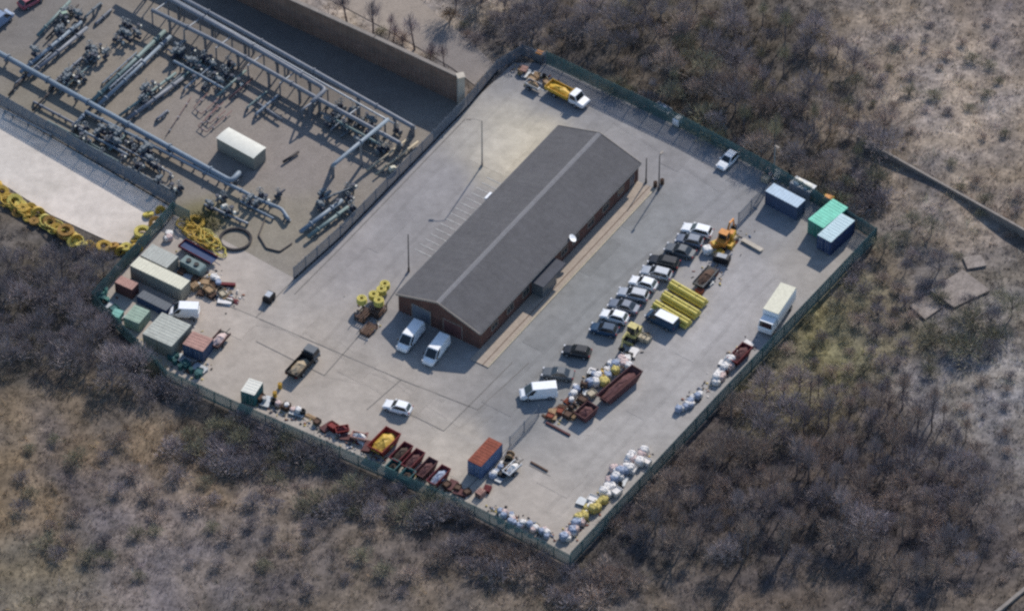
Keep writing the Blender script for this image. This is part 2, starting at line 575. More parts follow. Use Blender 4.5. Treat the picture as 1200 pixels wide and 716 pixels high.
YB = [(300, 400, 90, 70, (184, 173, 162), 1.2), (230, 350, 70, 50, (192, 180, 170), 1.5), (400, 470, 90, 40, (182, 172, 162), 1.2),
      (530, 540, 40, 40, (188, 178, 166), 1.4), (400, 300, 50, 50, (163, 158, 158), 1.2), (480, 220, 60, 50, (158, 155, 157), 1.2), (520, 270, 40, 50, (150, 147, 148), 1.4), (560, 150, 40, 30, (172, 168, 164), 1),
      (605, 170, 40, 30, (206, 196, 176), 2.4), (680, 100, 70, 30, (148, 147, 150), 1.4), (790, 190, 60, 30, (156, 154, 156), 1.3), (860, 250, 50, 40, (148, 148, 151), 1.3),
      (700, 330, 40, 60, (142, 143, 143), 2.0), (760, 270, 40, 40, (144, 145, 146), 2.0), (640, 420, 50, 60, (145, 145, 145), 2.0), (560, 460, 50, 30, (160, 155, 152), 1), (600, 480, 30, 40, (140, 140, 142), 1.3),
      (850, 350, 50, 60, (176, 172, 172), 1.3), (780, 440, 50, 50, (174, 170, 168), 1.3), (700, 540, 60, 50, (176, 171, 167), 1.3), (640, 590, 50, 40, (184, 174, 164), 1.3), (950, 310, 40, 30, (168, 162, 156), 1),
      (460, 385, 40, 20, (158, 154, 153), .8), (330, 360, 30, 30, (168, 164, 162), .8)]
surface('yard', YARD, 0.0, 'yard', YB, (157, 155, 154))
def ribbon(name, pts, wd, z, k, rag=0.0):
    """worn strip of the yard surface, a little darker or lighter than what is round it"""
    P = [W(*p) for p in pts]
    path = []
    for i in range(len(P) - 1):
        for t in range(6):
            path.append(P[i].lerp(P[i + 1], t / 6))
    path.append(P[-1])
    vs = []
    for i, p in enumerate(path):
        t = (path[min(i + 1, len(path) - 1)] - path[max(i - 1, 0)]).normalized()
        nn = Vector((-t.y, t.x, 0)) * wd / 2
        r1, r2 = 1 + rag * math.sin(i * 2.3), 1 + rag * math.sin(i * 1.7 + 1)
        vs += [p + nn * r1, p - nn * r2]
    v = np.array([(q.x, q.y, z) for q in vs])
    f = np.array([(2 * i, 2 * i + 1, 2 * i + 3, 2 * i + 2) for i in range(len(path) - 1)])
    c = blend(v[:, 0], v[:, 1], YB, (157, 155, 154)) * k
    structure(mesh_np(name, v, f, 'yard', c))
for i, (pts, k) in enumerate([
    ([(640, 115), (560, 200), (440, 330), (380, 400)], .93), ([(648, 122), (572, 205), (452, 335), (392, 408)], .94), ([(610, 100), (520, 190), (420, 300), (340, 370)], .93),
    ([(860, 215), (820, 250), (770, 290), (700, 350), (620, 430), (540, 500)], .9), ([(875, 222), (832, 258), (780, 298), (712, 357), (632, 438), (552, 508)], .92),
    ([(900, 310), (860, 350), (790, 430), (700, 530), (640, 600)], .93), ([(915, 318), (874, 358), (804, 440), (714, 538), (655, 605)], .92), ([(880, 300), (830, 360), (770, 420), (690, 510)], 1.05),
    ([(700, 110), (780, 160), (860, 215)], .93), ([(688, 125), (770, 175), (845, 225)], .92), ([(380, 440), (430, 450), (500, 490), (540, 540)], .94), ([(300, 380), (360, 390), (420, 430), (520, 470)], .93), ([(540, 500), (480, 460), (400, 400)], 1.05)]):
    ribbon('tyre_marks', pts, .55, .0045 + .0006 * i, k, .2)
for i, (x, y, L, wd, k) in enumerate([(590, 175, 9, 6, 1.10), (700, 300, 8, 3, .88), (640, 390, 7, 3.5, .9), (740, 250, 6, 4, .9), (520, 300, 6, 2.5, .9), (460, 270, 10, 2, .93), (530, 530, 8, 7, 1.06), (350, 375, 6, 4, 1.05), (420, 430, 5, 4, .93), (820, 400, 8, 3, 1.05), (760, 470, 7, 3, .93), (660, 560, 6, 5, .95), (800, 180, 7, 3, .9), (700, 150, 5, 3, .92), (280, 380, 5, 4, 1.05), (490, 470, 6, 3, .93), (590, 470, 4, 5, .9)]):
    c_ = W(x, y)
    px2, py2 = x + L * 8.2 * .5 * .567, y - L * 8.2 * .5 * .823 * .705
    ribbon('asphalt_patch', [(2 * x - px2, 2 * y - py2), (px2, py2)], wd, .014 + .0006 * i, k, .06)
GB = [(250, 130, 60, 40, (150, 141, 134), 1), (330, 190, 60, 30, (150, 141, 136), 1), (60, 130, 50, 40, (138, 132, 120), 1), (130, 90, 60, 40, (148, 139, 128), 1), (40, 20, 60, 40, (128, 124, 122), 1),
      (140, 15, 50, 20, (144, 137, 130), 1), (420, 90, 80, 30, (118, 112, 108), 1), (320, 30, 80, 30, (112, 108, 106), 1), (300, 260, 50, 30, (150, 142, 128), 1), (140, 190, 60, 20, (134, 126, 116), 1), (240, 255, 30, 15, (120, 112, 70), .8)]
surface('gravel_ground', GAS, 0.004, 'gravel', GB, (146, 139, 131))
surface('pale_hardstanding', PALE, 0.008, 'yard', [(100, 240, 60, 40, (210, 200, 191), 1), (20, 180, 50, 30, (200, 192, 184), 1), (150, 270, 20, 12, (180, 170, 160), 1), (60, 220, 20, 10, (188, 180, 170), 1)], (207, 199, 191), kk=.84)

surface('dirt_track', TRACK, 0.004, 'gravel', [(450, 20, 60, 30, (166, 154, 143), 1), (530, 60, 40, 30, (138, 132, 130), 1)], (152, 143, 136))
def strip(name, p, q, wd, z, m, ctr=False):
    a, b = W(*p), W(*q)
    u = (b - a).normalized()
    n = Vector((-u.y, u.x, 0)) * wd / 2
    mb = MB()
    mb.quad(a - n + Vector((0, 0, z)), b - n + Vector((0, 0, z)), b + n + Vector((0, 0, z)), a + n + Vector((0, 0, z)))
    return structure(mb.build(name, m))
# joints between slabs of concrete and worn bay lines
mbj = MB()
for p, q in [((345, 327), (300, 372)), ((440, 372), (380, 440)), ((300, 372), (200, 330)), ((300, 372), (470, 445)), ((470, 445), (560, 480)), ((560, 480), (620, 425)), ((520, 505), (600, 425)), ((380, 440), (300, 400)), ((470, 445), (430, 480)), ((520, 505), (470, 480)), ((540, 580), (600, 520)), ((620, 545), (645, 558)), ((545, 140), (400, 290)), ((400, 290), (345, 345))]:
    a, b = W(*p), W(*q)
    u = (b - a).normalized()
    n = Vector((-u.y, u.x, 0)) * .07
    zz = Vector((0, 0, .026))
    mbj.quad(a - n + zz, b - n + zz, b + n + zz, a + n + zz)
structure(mbj.build('yard_joints', 'joint'))
mbl = MB()
ua = (W(654, 148) - W(464, 345)).normalized()
va = Vector((ua.y, -ua.x, 0))
for i in range(15):
    t = i / 14
    a = W(486 + (570 - 486) * t, 292 + (208 - 292) * t) - ua * 0
    b = a + va * 4.4
    n = ua * .07
    zz = Vector((0, 0, .027))
    mbl.quad(a - n + zz, b - n + zz, b + n + zz, a + n + zz)
structure(mbl.build('bay_markings', 'paint_line'))

# ------------------------------------------------------------------ main building
EAVE, RIDGE = 3.3, 5.6
e0, e1, e2 = W(464, 345, EAVE), W(654, 148, EAVE), W(563, 391.5, EAVE)
u = (e1 - e0)
LB = u.length
rz = math.atan2(u.y, u.x)
WB = abs((e2 - e0).dot(Vector((-math.sin(rz), math.cos(rz), 0))))
org = Vector((e0.x, e0.y, 0))
bld = thing('brick_building', 'long low red brick workshop with a grey pitched roof in the middle of the yard', 'building', org, rz)
# local: x along the length, y = 0 left eave, y = -WB right eave
ov = .25
x0, x1, ya, yb, ym = ov, LB - ov, -ov, -WB + ov, -WB / 2
slope = (RIDGE - EAVE) / (WB / 2)
mb = MB()
zt = EAVE - .02
zr = EAVE + slope * (WB / 2 - ov) - .12
mb.add([(x0, ya, 0), (x1, ya, 0), (x1, yb, 0), (x0, yb, 0), (x0, ya, zt), (x1, ya, zt), (x1, yb, zt), (x0, yb, zt), (x0, ym, zr), (x1, ym, zr)],
       [(0, 1, 5, 4), (2, 3, 7, 6), (3, 0, 4, 8, 7), (1, 2, 6, 9, 5)])
mb.build('wall', 'brick', bld)
def roof_mat():
    m = mat('sheet_roof', A(100, 99, 102), 0.85, .10, .35, fine=(1.4, .12))
    n = m.node_tree.nodes
    l = m.node_tree.links
    tc = n.new('ShaderNodeTexCoord')
    mp = n.new('ShaderNodeMapping')
    mp.inputs['Scale'].default_value = (1.3, .10, .3)
    l.new(tc.outputs['Object'], mp.inputs['Vector'])
    st = n.new('ShaderNodeTexNoise')
    st.inputs['Scale'].default_value = 1.6
    st.inputs['Detail'].default_value = 5
    l.new(mp.outputs[0], st.inputs['Vector'])
    rr = n.new('ShaderNodeValToRGB')
    rr.color_ramp.elements[0].position = .35
    rr.color_ramp.elements[1].position = .65
    rr.color_ramp.elements[0].color = (.93, .93, .94, 1)
    rr.color_ramp.elements[1].color = (1.06, 1.06, 1.05, 1)
    l.new(st.outputs['Fac'], rr.inputs['Fac'])
    mx = n.new('ShaderNodeMix')
    mx.data_type = 'RGBA'
    mx.blend_type = 'MULTIPLY'
    mx.inputs['Factor'].default_value = 1
    src = n['Principled BSDF'].inputs['Base Color'].links[0].from_socket
    l.new(src, mx.inputs['A'])
    l.new(rr.outputs['Color'], mx.inputs['B'])
    l.new(mx.outputs['Result'], n['Principled BSDF'].inputs['Base Color'])
    wv = n.new('ShaderNodeTexWave')
    wv.inputs['Scale'].default_value = 1.2
    wv.bands_direction = 'X'
    l.new(tc.outputs['Object'], wv.inputs['Vector'])
    bp = n.new('ShaderNodeBump')
    bp.inputs['Strength'].default_value = .25
    bp.inputs['Distance'].default_value = .05
    l.new(wv.outputs['Fac'], bp.inputs['Height'])
    l.new(bp.outputs['Normal'], n['Principled BSDF'].inputs['Normal'])
    return m
M['sheet_roof'] = roof_mat()
for s in (0, 1):
    y0, y1 = (0, ym) if s == 0 else (-WB, ym)
    mb = MB()
    qd = [(0, y0, EAVE), (LB, y0, EAVE), (LB, y1, RIDGE), (0, y1, RIDGE)]
    if s == 0:
        qd = [qd[1], qd[0], qd[3], qd[2]]
    mb.slab(qd, .1)
    mb.build('roof_slope', 'sheet_roof', bld)
mb = MB()
for s in (1, -1):
    y1 = ym + s * .36
    z1 = RIDGE - .36 * slope + .125
    zz = RIDGE + .125
    qd = [(-.02, ym, zz), (LB + .02, ym, zz), (LB + .02, y1, z1), (-.02, y1, z1)]
    if s > 0:
        qd = qd[::-1]
        qd = [qd[0], qd[1], qd[2], qd[3]]
    mb.slab(qd if s < 0 else qd, .04 if s < 0 else .04)
mb.build('ridge_cap', 'ridge', bld)
for xx in (-.06, LB + .06):
    mb = MB()
    for s in (0, -WB):
        a = Vector((xx, s, EAVE - .12))
        b = Vector((xx, ym, RIDGE - .12))
        mb.add([a + Vector((-.05, 0, 0)), a + Vector((.05, 0, 0)), b + Vector((.05, 0, 0)), b + Vector((-.05, 0, 0)),
                a + Vector((-.05, 0, .3)), a + Vector((.05, 0, .3)), b + Vector((.05, 0, .3)), b + Vector((-.05, 0, .3))],
               [(0, 1, 2, 3), (4, 5, 6, 7), (0, 1, 5, 4), (1, 2, 6, 5), (2, 3, 7, 6), (3, 0, 4, 7)])
    mb.build('bargeboard', 'fascia', bld)
for yy, sg in ((.06, 1), (-WB - .06, -1)):
    mb = MB()
    mb.box((LB / 2, yy, EAVE - .05), (LB, .14, .13))
    mb.build('gutter', 'grey_paint', bld)
# windows and doors on the long right wall and gable
def opening(name, x, y, z0, wd, hg, axis, m, frame_m='fascia', sub='pane'):
    fr = MB()
    t = .08
    pan = MB()
    sg = 1
    if axis == 'x':   # wall runs along x, faces -y
        for dx in (-wd / 2, wd / 2):
            fr.box((x + dx, y - .03, z0 + hg / 2), (t, .1, hg))
        for dz in (0, hg):
            fr.box((x, y - .03, z0 + dz), (wd + t, .11, t))
        fr.box((x, y - .03, z0 + hg / 2), (t * .7, .09, hg - t))
        pan.box((x, y - .015, z0 + hg / 2), (wd - .02, .05, hg - .02))
    else:
        for dy in (-wd / 2, wd / 2):
            fr.box((x - .03, y + dy, z0 + hg / 2), (.1, t, hg))
        for dz in (0, hg):
            fr.box((x - .03, y, z0 + dz), (.11, wd + t, t))
        pan.box((x - .015, y, z0 + hg / 2), (.05, wd - .02, hg - .02))
    f = fr.build(name, frame_m, bld)
    pan.build(sub, m, f)
for x in (4, 8, 12, 22, 25, 29, 33, 37):
    opening('window', x, yb, 1.1, 1.6, 1.2, 'x', 'glass')
for x in (15.4, 40):
    opening('door', x, yb, .06, 1.1, 2.2, 'x', 'navy_paint', sub='door_leaf')
opening('roller_door', x0, -4.2, .05, 3.2, 2.7, 'y', 'slate_paint', sub='shutter')
opening('roller_door', x0, -9.6, .05, 3.2, 2.7, 'y', 'rust_dark', sub='shutter')
# porch on the right wall
pl = bld.matrix_basis
def local(px, py, z=0):
    p = W(px, py, z) - org
    return Vector((p.x * math.cos(rz) + p.y * math.sin(rz), -p.x * math.sin(rz) + p.y * math.cos(rz), z))
pc = local(655, 322, 2.6)
px0, px1 = pc.x - 3.2, pc.x + 2.2
mb = MB()
mb.box(((px0 + px1) / 2 - .9, yb - .95, 1.25), (px1 - px0 - 1.8, 1.9, 2.5))
pw = mb.build('porch', 'grey_paint', bld)  # dark wall colour stands in for the shade of a recessed entrance
mb = MB()
mb.box(((px0 + px1) / 2, yb - 1.02, 2.6), (px1 - px0 + .5, 2.3, .18))
mb.build('porch_roof', 'porch_felt', pw)
pd = local(683.5, 285, 3.4)
dish = MB()
for k in range(16):
    a0, a1 = 2 * math.pi * k / 16, 2 * math.pi * (k + 1) / 16
    dd = Vector((.2, -.55, .8)).normalized()
    uu = dd.cross(Vector((0, 0, 1))).normalized()
    vv = uu.cross(dd)
    c = Vector((pd.x, -WB - .3, 3.45))
    r0 = .62
    p0 = c - dd * .16
    pa = c + (uu * math.cos(a0) + vv * math.sin(a0)) * r0
    pb = c + (uu * math.cos(a1) + vv * math.sin(a1)) * r0
    dish.quad(p0, pa, pb)
    dish.quad(pb - dd * .03, pa - dd * .03, p0 - dd * .03)
dish.cyl(c - dd * .1, (pd.x, yb, 2.9), .05)
dish.build('satellite_dish', 'white_paint', bld)
lm = local(578, 232, 3.4)
mb = MB()
mb.box((lm.x, .28, 3.35), (1.5, .35, .25))
mb.build('eaves_lamp', 'white_paint', bld)
# pavement strip along the right wall: a real step
a, b = local(572, 427), local(776, 226)
mb = MB()
yo = yb - 2.9
mb.box(((a.x - .6 + b.x) / 2, (yb - .05 + yo) / 2, .06), (b.x - a.x + .6, abs(yo - yb) - .1, .12))
pv = mb.build('pavement', 'slab')
pv.matrix_world = Matrix.Translation(org) @ Matrix.Rotation(rz, 4, 'Z')
structure(pv)
mb = MB()
mb.box(((a.x - .6 + b.x) / 2, yo - .11, .07), (b.x - a.x + .6, .2, .14))
kb = mb.build('kerb', 'kerb')
kb.matrix_world = pv.matrix_world
structure(kb)
mb = MB()
mb.box(((a.x - .6 + b.x) / 2, yo + .75, .124), (b.x - a.x + .6, .12, .006))
kl = mb.build('pavement_channel', 'timber_dark')
kl.matrix_world = pv.matrix_world
structure(kl)

# ------------------------------------------------------------------ fences, walls, poles
def fence(name, label, pts, h, m, gap=.16, pale=.115, kerb=None, group=None, post_every=2.9, px=True):
    P = [W(*p) for p in pts] if px else [Vector(p) for p in pts]
    base = P[0].copy()
    root = thing(name, label, 'fence', base, 0, group)
    pal = MB()
    rail = MB()
    kb = MB()
    posts = []
    for i in range(len(P) - 1):
        a, b = P[i] - base, P[i + 1] - base
        L = (b - a).length
        rz = math.atan2(b.y - a.y, b.x - a.x)
        uu = (b - a).normalized()
        nn = Vector((-uu.y, uu.x, 0))
        n = int(L / gap)
        for k in range(n):
            c = a + uu * (k + .5) * L / n
            hh = h + .03 * math.sin(k * 1.7 + i)
            pal.box((c.x, c.y, hh / 2 + .05), (pale, .02, hh), rz)
        for z in (.45, h - .35):
            c = (a + b) / 2 + nn * .04
            rail.box((c.x, c.y, z), (L, .05, .06), rz)
        if kerb:
            c = (a + b) / 2 - nn * .02
            kb.box((c.x, c.y, .12), (L, .16, .28), rz)
        n = max(1, round(L / post_every))
        for k in range(n + (1 if i == len(P) - 2 else 0)):
            posts.append((a + uu * (L * k / n) + nn * .1, rz))
    pal.build('palisade', m, root)
    rail.build('rail', m, root)
    if kerb:
        kb.build('foot_strip', kerb, root)  # plain dark strip along the foot of the fence
    first = None
    for c, rz in posts:
        if first is None:
            mb = MB()
            mb.box((0, 0, h / 2), (.1, .1, h))
            first = mb.build('post', m, root)
            o = first
        else:
            o = first.copy()
            col.objects.link(o)
            o.parent = root
        o.location = c
        o.rotation_euler = (0, 0, rz)
    return root
fence('palisade_fence', 'teal palisade fence along the upper right side, below the dark thicket', [(640, 76), (800, 152), (905, 208), (1026, 283)], 2.7, 'fence_teal')
fence('palisade_fence', 'teal palisade fence along the lower right side behind the box lorry', [(1026, 283), (931, 383), (841, 478), (668, 664)], 2.8, 'fence_teal')
fence('palisade_fence', 'teal palisade fence along the bottom edge behind the red skips', [(668, 664), (556, 606), (420, 547), (290, 490), (195, 447)], 2.4, 'fence_teal')
fence('palisade_fence', 'short teal palisade fence at the left corner outside the grey-roofed shed', [(195, 447), (109, 357)], 2.4, 'fence_teal')
fence('palisade_fence', 'teal palisade fence between the pale hardstanding and the container yard', [(109, 357), (203, 252), (222, 262)], 2.6, 'fence_teal')
fence('steel_fence', 'grey blue steel fence between the gas pipework and the car yard', [(345, 327), (400, 278), (549, 125), (583, 84)], 2.4, 'fence_grey', kerb='black', gap=.2)
fence('steel_fence', 'grey blue steel fence between the pipework and the pale hardstanding', [(-60, 90), (205, 243)], 2.6, 'fence_grey', gap=.15)
fence('palisade_gate', 'grey steel gate across the yard entrance at the top', [(583, 84), (612, 66), (640, 76)], 2.3, 'fence_grey', gap=.2)
fence('mesh_fence', 'short inner grey fence from the rusty-roofed container towards the white van', [(598, 524), (632, 488)], 2.2, 'fence_grey', gap=.25, pale=.05)
fence('mesh_fence', 'short inner grey fence with a gate beside the light blue container', [(866, 262), (896, 230)], 2.2, 'fence_grey', gap=.2, pale=.06)

def wall_between(name, label, pts, h, t, m, cap):
    P = [W(*p) for p in pts]
    base = P[0].copy()
    root = thing(name, label, 'wall', base)
    wb, cp = MB(), MB()
    for i in range(len(P) - 1):
        a, b = P[i] - base, P[i + 1] - base
        L = (b - a).length
        rz = math.atan2(b.y - a.y, b.x - a.x)
        c = (a + b) / 2
        wb.box((c.x, c.y, h / 2 - .15), (L + (.3 if i else 0), t, h + .3), rz)
        cp.box((c.x, c.y, h + .06), (L + .1, t + .12, .13), rz)
    wb.build('wall_face', m, root)
    cp.build('coping', cap, root)
    return root, wb
wr, _ = wall_between('brick_wall', 'tall old brick wall beside the shaded strip behind the pipework', [(120, -75), (330, 24), (440, 74), (540, 121)], 5.2, .5, 'old_brick', 'concrete')
mb = MB()
pa = W(540, 121) - W(120, -75)
mb.box((pa.x, pa.y, 2.7), (1.0, 1.0, 5.4), .3)
mb.box((pa.x, pa.y, 5.5), (1.2, 1.2, .2), .3)
mb.build('end_pier', 'pale_concrete', wr)
def ground_wall(name, label, p, q, h, t, m, n):
    a, b = W(*p), W(*q)
    base = a.copy()
    root = thing(name, label, 'wall', base)
    L = (b - a).length
    rz = math.atan2(b.y - a.y, b.x - a.x)
    top = max(float(height(np.array([a.lerp(b, t / 20).x]), np.array([a.lerp(b, t / 20).y]))[0]) for t in range(21)) + h * .6
    wb, cp = MB(), MB()
    for i in range(n):
        c = a.lerp(b, (i + .5) / n)
        zt = top
        wb.box((c.x - base.x, c.y - base.y, zt / 2 - .5), (L / n - .01, t, zt + 1.0), rz)
        cp.box((c.x - base.x, c.y - base.y, zt + .04), (L / n - .01, t + .12, .1), rz)
    wb.build('wall_face', m, root)
    cp.build('coping', m, root)
ground_wall('low_wall', 'long low concrete wall crossing the rough ground at the right edge', (1004, 166), (1218, 286), .8, .24, 'concrete', 14)
ground_wall('low_wall', 'dark low concrete kerb wall in the bottom right corner of the rough ground', (1160, 728), (1218, 680), .7, .4, 'concrete', 4)
for i, (pts, lab) in enumerate([([(1090, 342), (1128, 318), (1160, 342), (1118, 362)], 'cracked grey concrete slab lying in the rough ground'), ([(1066, 358), (1086, 346), (1104, 360), (1084, 374)], 'small broken concrete slab left of the cracked grey slab'), ([(1128, 302), (1150, 300), (1156, 312), (1134, 316)], 'small pale concrete slab above the cracked grey slab')]):
    P = [W(*p) for p in pts]
    c = sum(P, Vector()) / 4
    zb = float(height(np.array([c.x]), np.array([c.y]))[0]) + .25
    mb = MB()
    n = len(P)
    lo = [(p.x - c.x, p.y - c.y, -.5) for p in P]
    hi = [(p.x - c.x, p.y - c.y, .12) for p in P]
    mb.add(lo + hi, [(3, 2, 1, 0), (4, 5, 6, 7)] + [(k, (k + 1) % 4, 4 + (k + 1) % 4, 4 + k) for k in range(4)])
    o = tag(mb.build('concrete_slab', 'old_concrete'), lab, 'slab')
    o.location = (c.x, c.y, zb)

def pole(px, py, h, m, label, arm=None, name='lamp_column', cat='lamp post'):
    root = thing(name, label, cat, W(px, py))
    mb = MB()
    mb.cyl((0, 0, 0), (0, 0, h), .11, 8, .07)
    mb.box((0, 0, .35), (.3, .3, .7))
    mb.build('column', m, root)
    if arm:
        a = MB()
        a.tube([(0, 0, h - .05), (arm[0] * .5, arm[1] * .5, h + .15), (arm[0], arm[1], h + .15)], .05, 6)
        ar = a.build('arm', m, root)
        l_ = MB()
        l_.box((arm[0], arm[1], h + .12), (.7, .3, .16), math.atan2(arm[1], arm[0]))
        l_.build('lantern', 'fascia', root)
    return root
pole(565, 194, 9.0, 'pole_pale', 'tall pale lamp column beside the left side of the workshop', (-1.9, .2))
pole(479, 318, 7.4, 'pole_dark', 'dark wooden pole by the worn parking bay lines', name='wooden_pole', cat='pole')
pole(772, 223, 6.9, 'pole_dark', 'tall dark pole at the upper end of the pavement strip', (.3, .5), name='lamp_column')
pole(757, 214, 4.9, 'pole_dark', 'shorter dark pole close to the far corner of the workshop', name='wooden_pole', cat='pole')
pole(907, 203, 5.4, 'galv', 'thin camera pole by the upper right fence near the light blue container', (.3, -.3), name='camera_pole', cat='pole')

# ------------------------------------------------------------------ vehicles
def wheels(root, spots, r=.32, wd=.22):
    first = None
    for x, y in spots:
        if first is None:
            mb = MB()
            mb.disc_wheel((0, 0, 0), r, wd)
            first = mb.build('wheel', 'tyre', root)
            h = MB()
            h.disc_wheel((0, 0, 0), r * .55, wd + .03, 10)
            h.build('hub', 'galv', first)
            o = first
        else:
            o = first.copy()
            col.objects.link(o)
            o.parent = root
            for g in first.children:
                d = g.copy()
                col.objects.link(d)
                d.parent = o
        o.location = (x, y, r)
def glass_panel(root, name, q, inset=.06, t=.015, m='glass'):
    q = [Vector(x) for x in q]
    c = sum(q, Vector()) / 4
    q = [p + (c - p) * inset * 2 for p in q]
    mb = MB()
    n = (q[1] - q[0]).cross(q[3] - q[0]).normalized()
    mb.slab([p + n * .002 for p in q], t)
    return mb.build(name, m, root)
def lights(root, L, hw, z, front=True):
    for s in (-1, 1):
        mb = MB()
        mb.box((L / 2 - .12, s * (hw - .22), z), (.22, .34, .14))
        mb.build('headlight', 'lamp_glass', root)
        mb = MB()
        mb.box((-L / 2 + .07, s * (hw - .16), z + .12), (.16, .22, .2))
        mb.build('tail_light', 'red_lens', root)
CARS = {}
def car(label, px, py, rz, paint, kind='hatch', group=None):
    L, hw, H = {'hatch': (4.1, .88, 1.48), 'estate': (4.6, .9, 1.47), 'saloon': (4.6, .9, 1.43), 'small': (3.7, .83, 1.5)}[kind]
    p = W(px, py, .6)
    root = thing('parked_car', label, 'car', (p.x, p.y, 0), rz, group)
    b = MB()
    b.loft([(-L / 2, hw * .82, .38, .74), (-L / 2 + .1, hw * .93, .28, .92), (-L * .28, hw, .22, .96), (L * .15, hw, .22, .97), (L * .3, hw * .98, .22, .90), (L / 2 - .22, hw * .93, .26, .78), (L / 2, hw * .78, .36, .62)])
    xf0, xf1 = L * .21, L * .02
    xr0, xr1 = {'hatch': (-L / 2 + .18, -L / 2 + .62), 'small': (-L / 2 + .15, -L / 2 + .5), 'estate': (-L / 2 + .15, -L / 2 + .5), 'saloon': (-L * .36, -L * .2)}[kind]
    bb, tt = (xr0, xf0, hw * .92, .93), (xr1, xf1, hw * .72, H)
    b.frustum(bb, tt)
    b.box(((xr1 + xf1) / 2, 0, H + .01), (abs(xf1 - xr1) * .9, hw * 1.25, .03))
    for s in (-1, 1):
        b.box((xf0 - .25, s * (hw + .08), .98), (.14, .2, .12))
    b.build('body', paint, root)
    B = [(bb[0], -bb[2], bb[3]), (bb[1], -bb[2], bb[3]), (bb[1], bb[2], bb[3]), (bb[0], bb[2], bb[3])]
    T = [(tt[0], -tt[2], tt[3]), (tt[1], -tt[2], tt[3]), (tt[1], tt[2], tt[3]), (tt[0], tt[2], tt[3])]
    glass_panel(root, 'windscreen', [B[1], B[2], T[2], T[1]])
    glass_panel(root, 'rear_window', [B[3], B[0], T[0], T[3]])
    glass_panel(root, 'side_window', [B[0], B[1], T[1], T[0]], .07)
    glass_panel(root, 'side_window', [B[2], B[3], T[3], T[2]], .07)
    wheels(root, [(L * .31, hw - .1), (L * .31, -hw + .1), (-L * .3, hw - .1), (-L * .3, -hw + .1)])
    lights(root, L, hw, .68)
    return root
def van(label, px, py, rz, group=None, L=5.3, H=2.1, paint='white_paint', roof=None):
    p = W(px, py, .9)
    hw = .95
    root = thing('panel_van', label, 'van', (p.x, p.y, 0), rz, group)
    b = MB()
    b.loft([(-L / 2, hw * .95, .35, 1.2), (-L / 2 + .06, hw, .3, 1.25), (L * .2, hw, .28, 1.25), (L * .33, hw * .98, .28, 1.16), (L / 2 - .2, hw * .93, .3, 1.0), (L / 2, hw * .82, .38, .8)])
    bb, tt = (-L / 2 + .03, L * .37, hw * .98, 1.12), (-L / 2 + .1, L * .17, hw * .86, H)
    b.frustum(bb, tt)
    b.build('body', paint, root)
    r_ = MB()
    r_.box((-L * .15, 0, H + .02), (L * .62, hw * 1.6, .06))
    r_.build('roof', roof or paint, root)
    B = [(bb[0], -bb[2], bb[3]), (bb[1], -bb[2], bb[3]), (bb[1], bb[2], bb[3]), (bb[0], bb[2], bb[3])]
    T = [(tt[0], -tt[2], tt[3]), (tt[1], -tt[2], tt[3]), (tt[1], tt[2], tt[3]), (tt[0], tt[2], tt[3])]
    glass_panel(root, 'windscreen', [B[1], B[2], T[2], T[1]], .05)
    for s in (0, 1):
        a, c, d, e = (B[0], B[1], T[1], T[0]) if s == 0 else (B[3], B[2], T[2], T[3])
        a, c, d, e = [Vector(x) for x in (a, c, d, e)]
        lo0, hi0 = a.lerp(c, .76), e.lerp(d, .80)
        qd = [lo0, c, d, hi0]
        if s:
            qd = [c, lo0, hi0, d]
        glass_panel(root, 'side_window', qd, .08)
    for s in (0, .5):
        a, c, d, e = [Vector(x) for x in (B[3], B[0], T[0], T[3])]
        glass_panel(root, 'rear_window', [a.lerp(c, s).lerp(e.lerp(d, s), .4), a.lerp(c, s + .5).lerp(e.lerp(d, s + .5), .4), e.lerp(d, s + .5), e.lerp(d, s)], .12)
    for s in (-1, 1):
        mb = MB()
        mb.box((L * .3, s * (hw + .14), 1.3), (.14, .26, .26))
        mb.build('mirror', 'black', root)
    wheels(root, [(L * .3, hw - .1), (L * .3, -hw + .1), (-L * .28, hw - .1), (-L * .28, -hw + .1)], .34)
    lights(root, L, hw, .85)
    return root
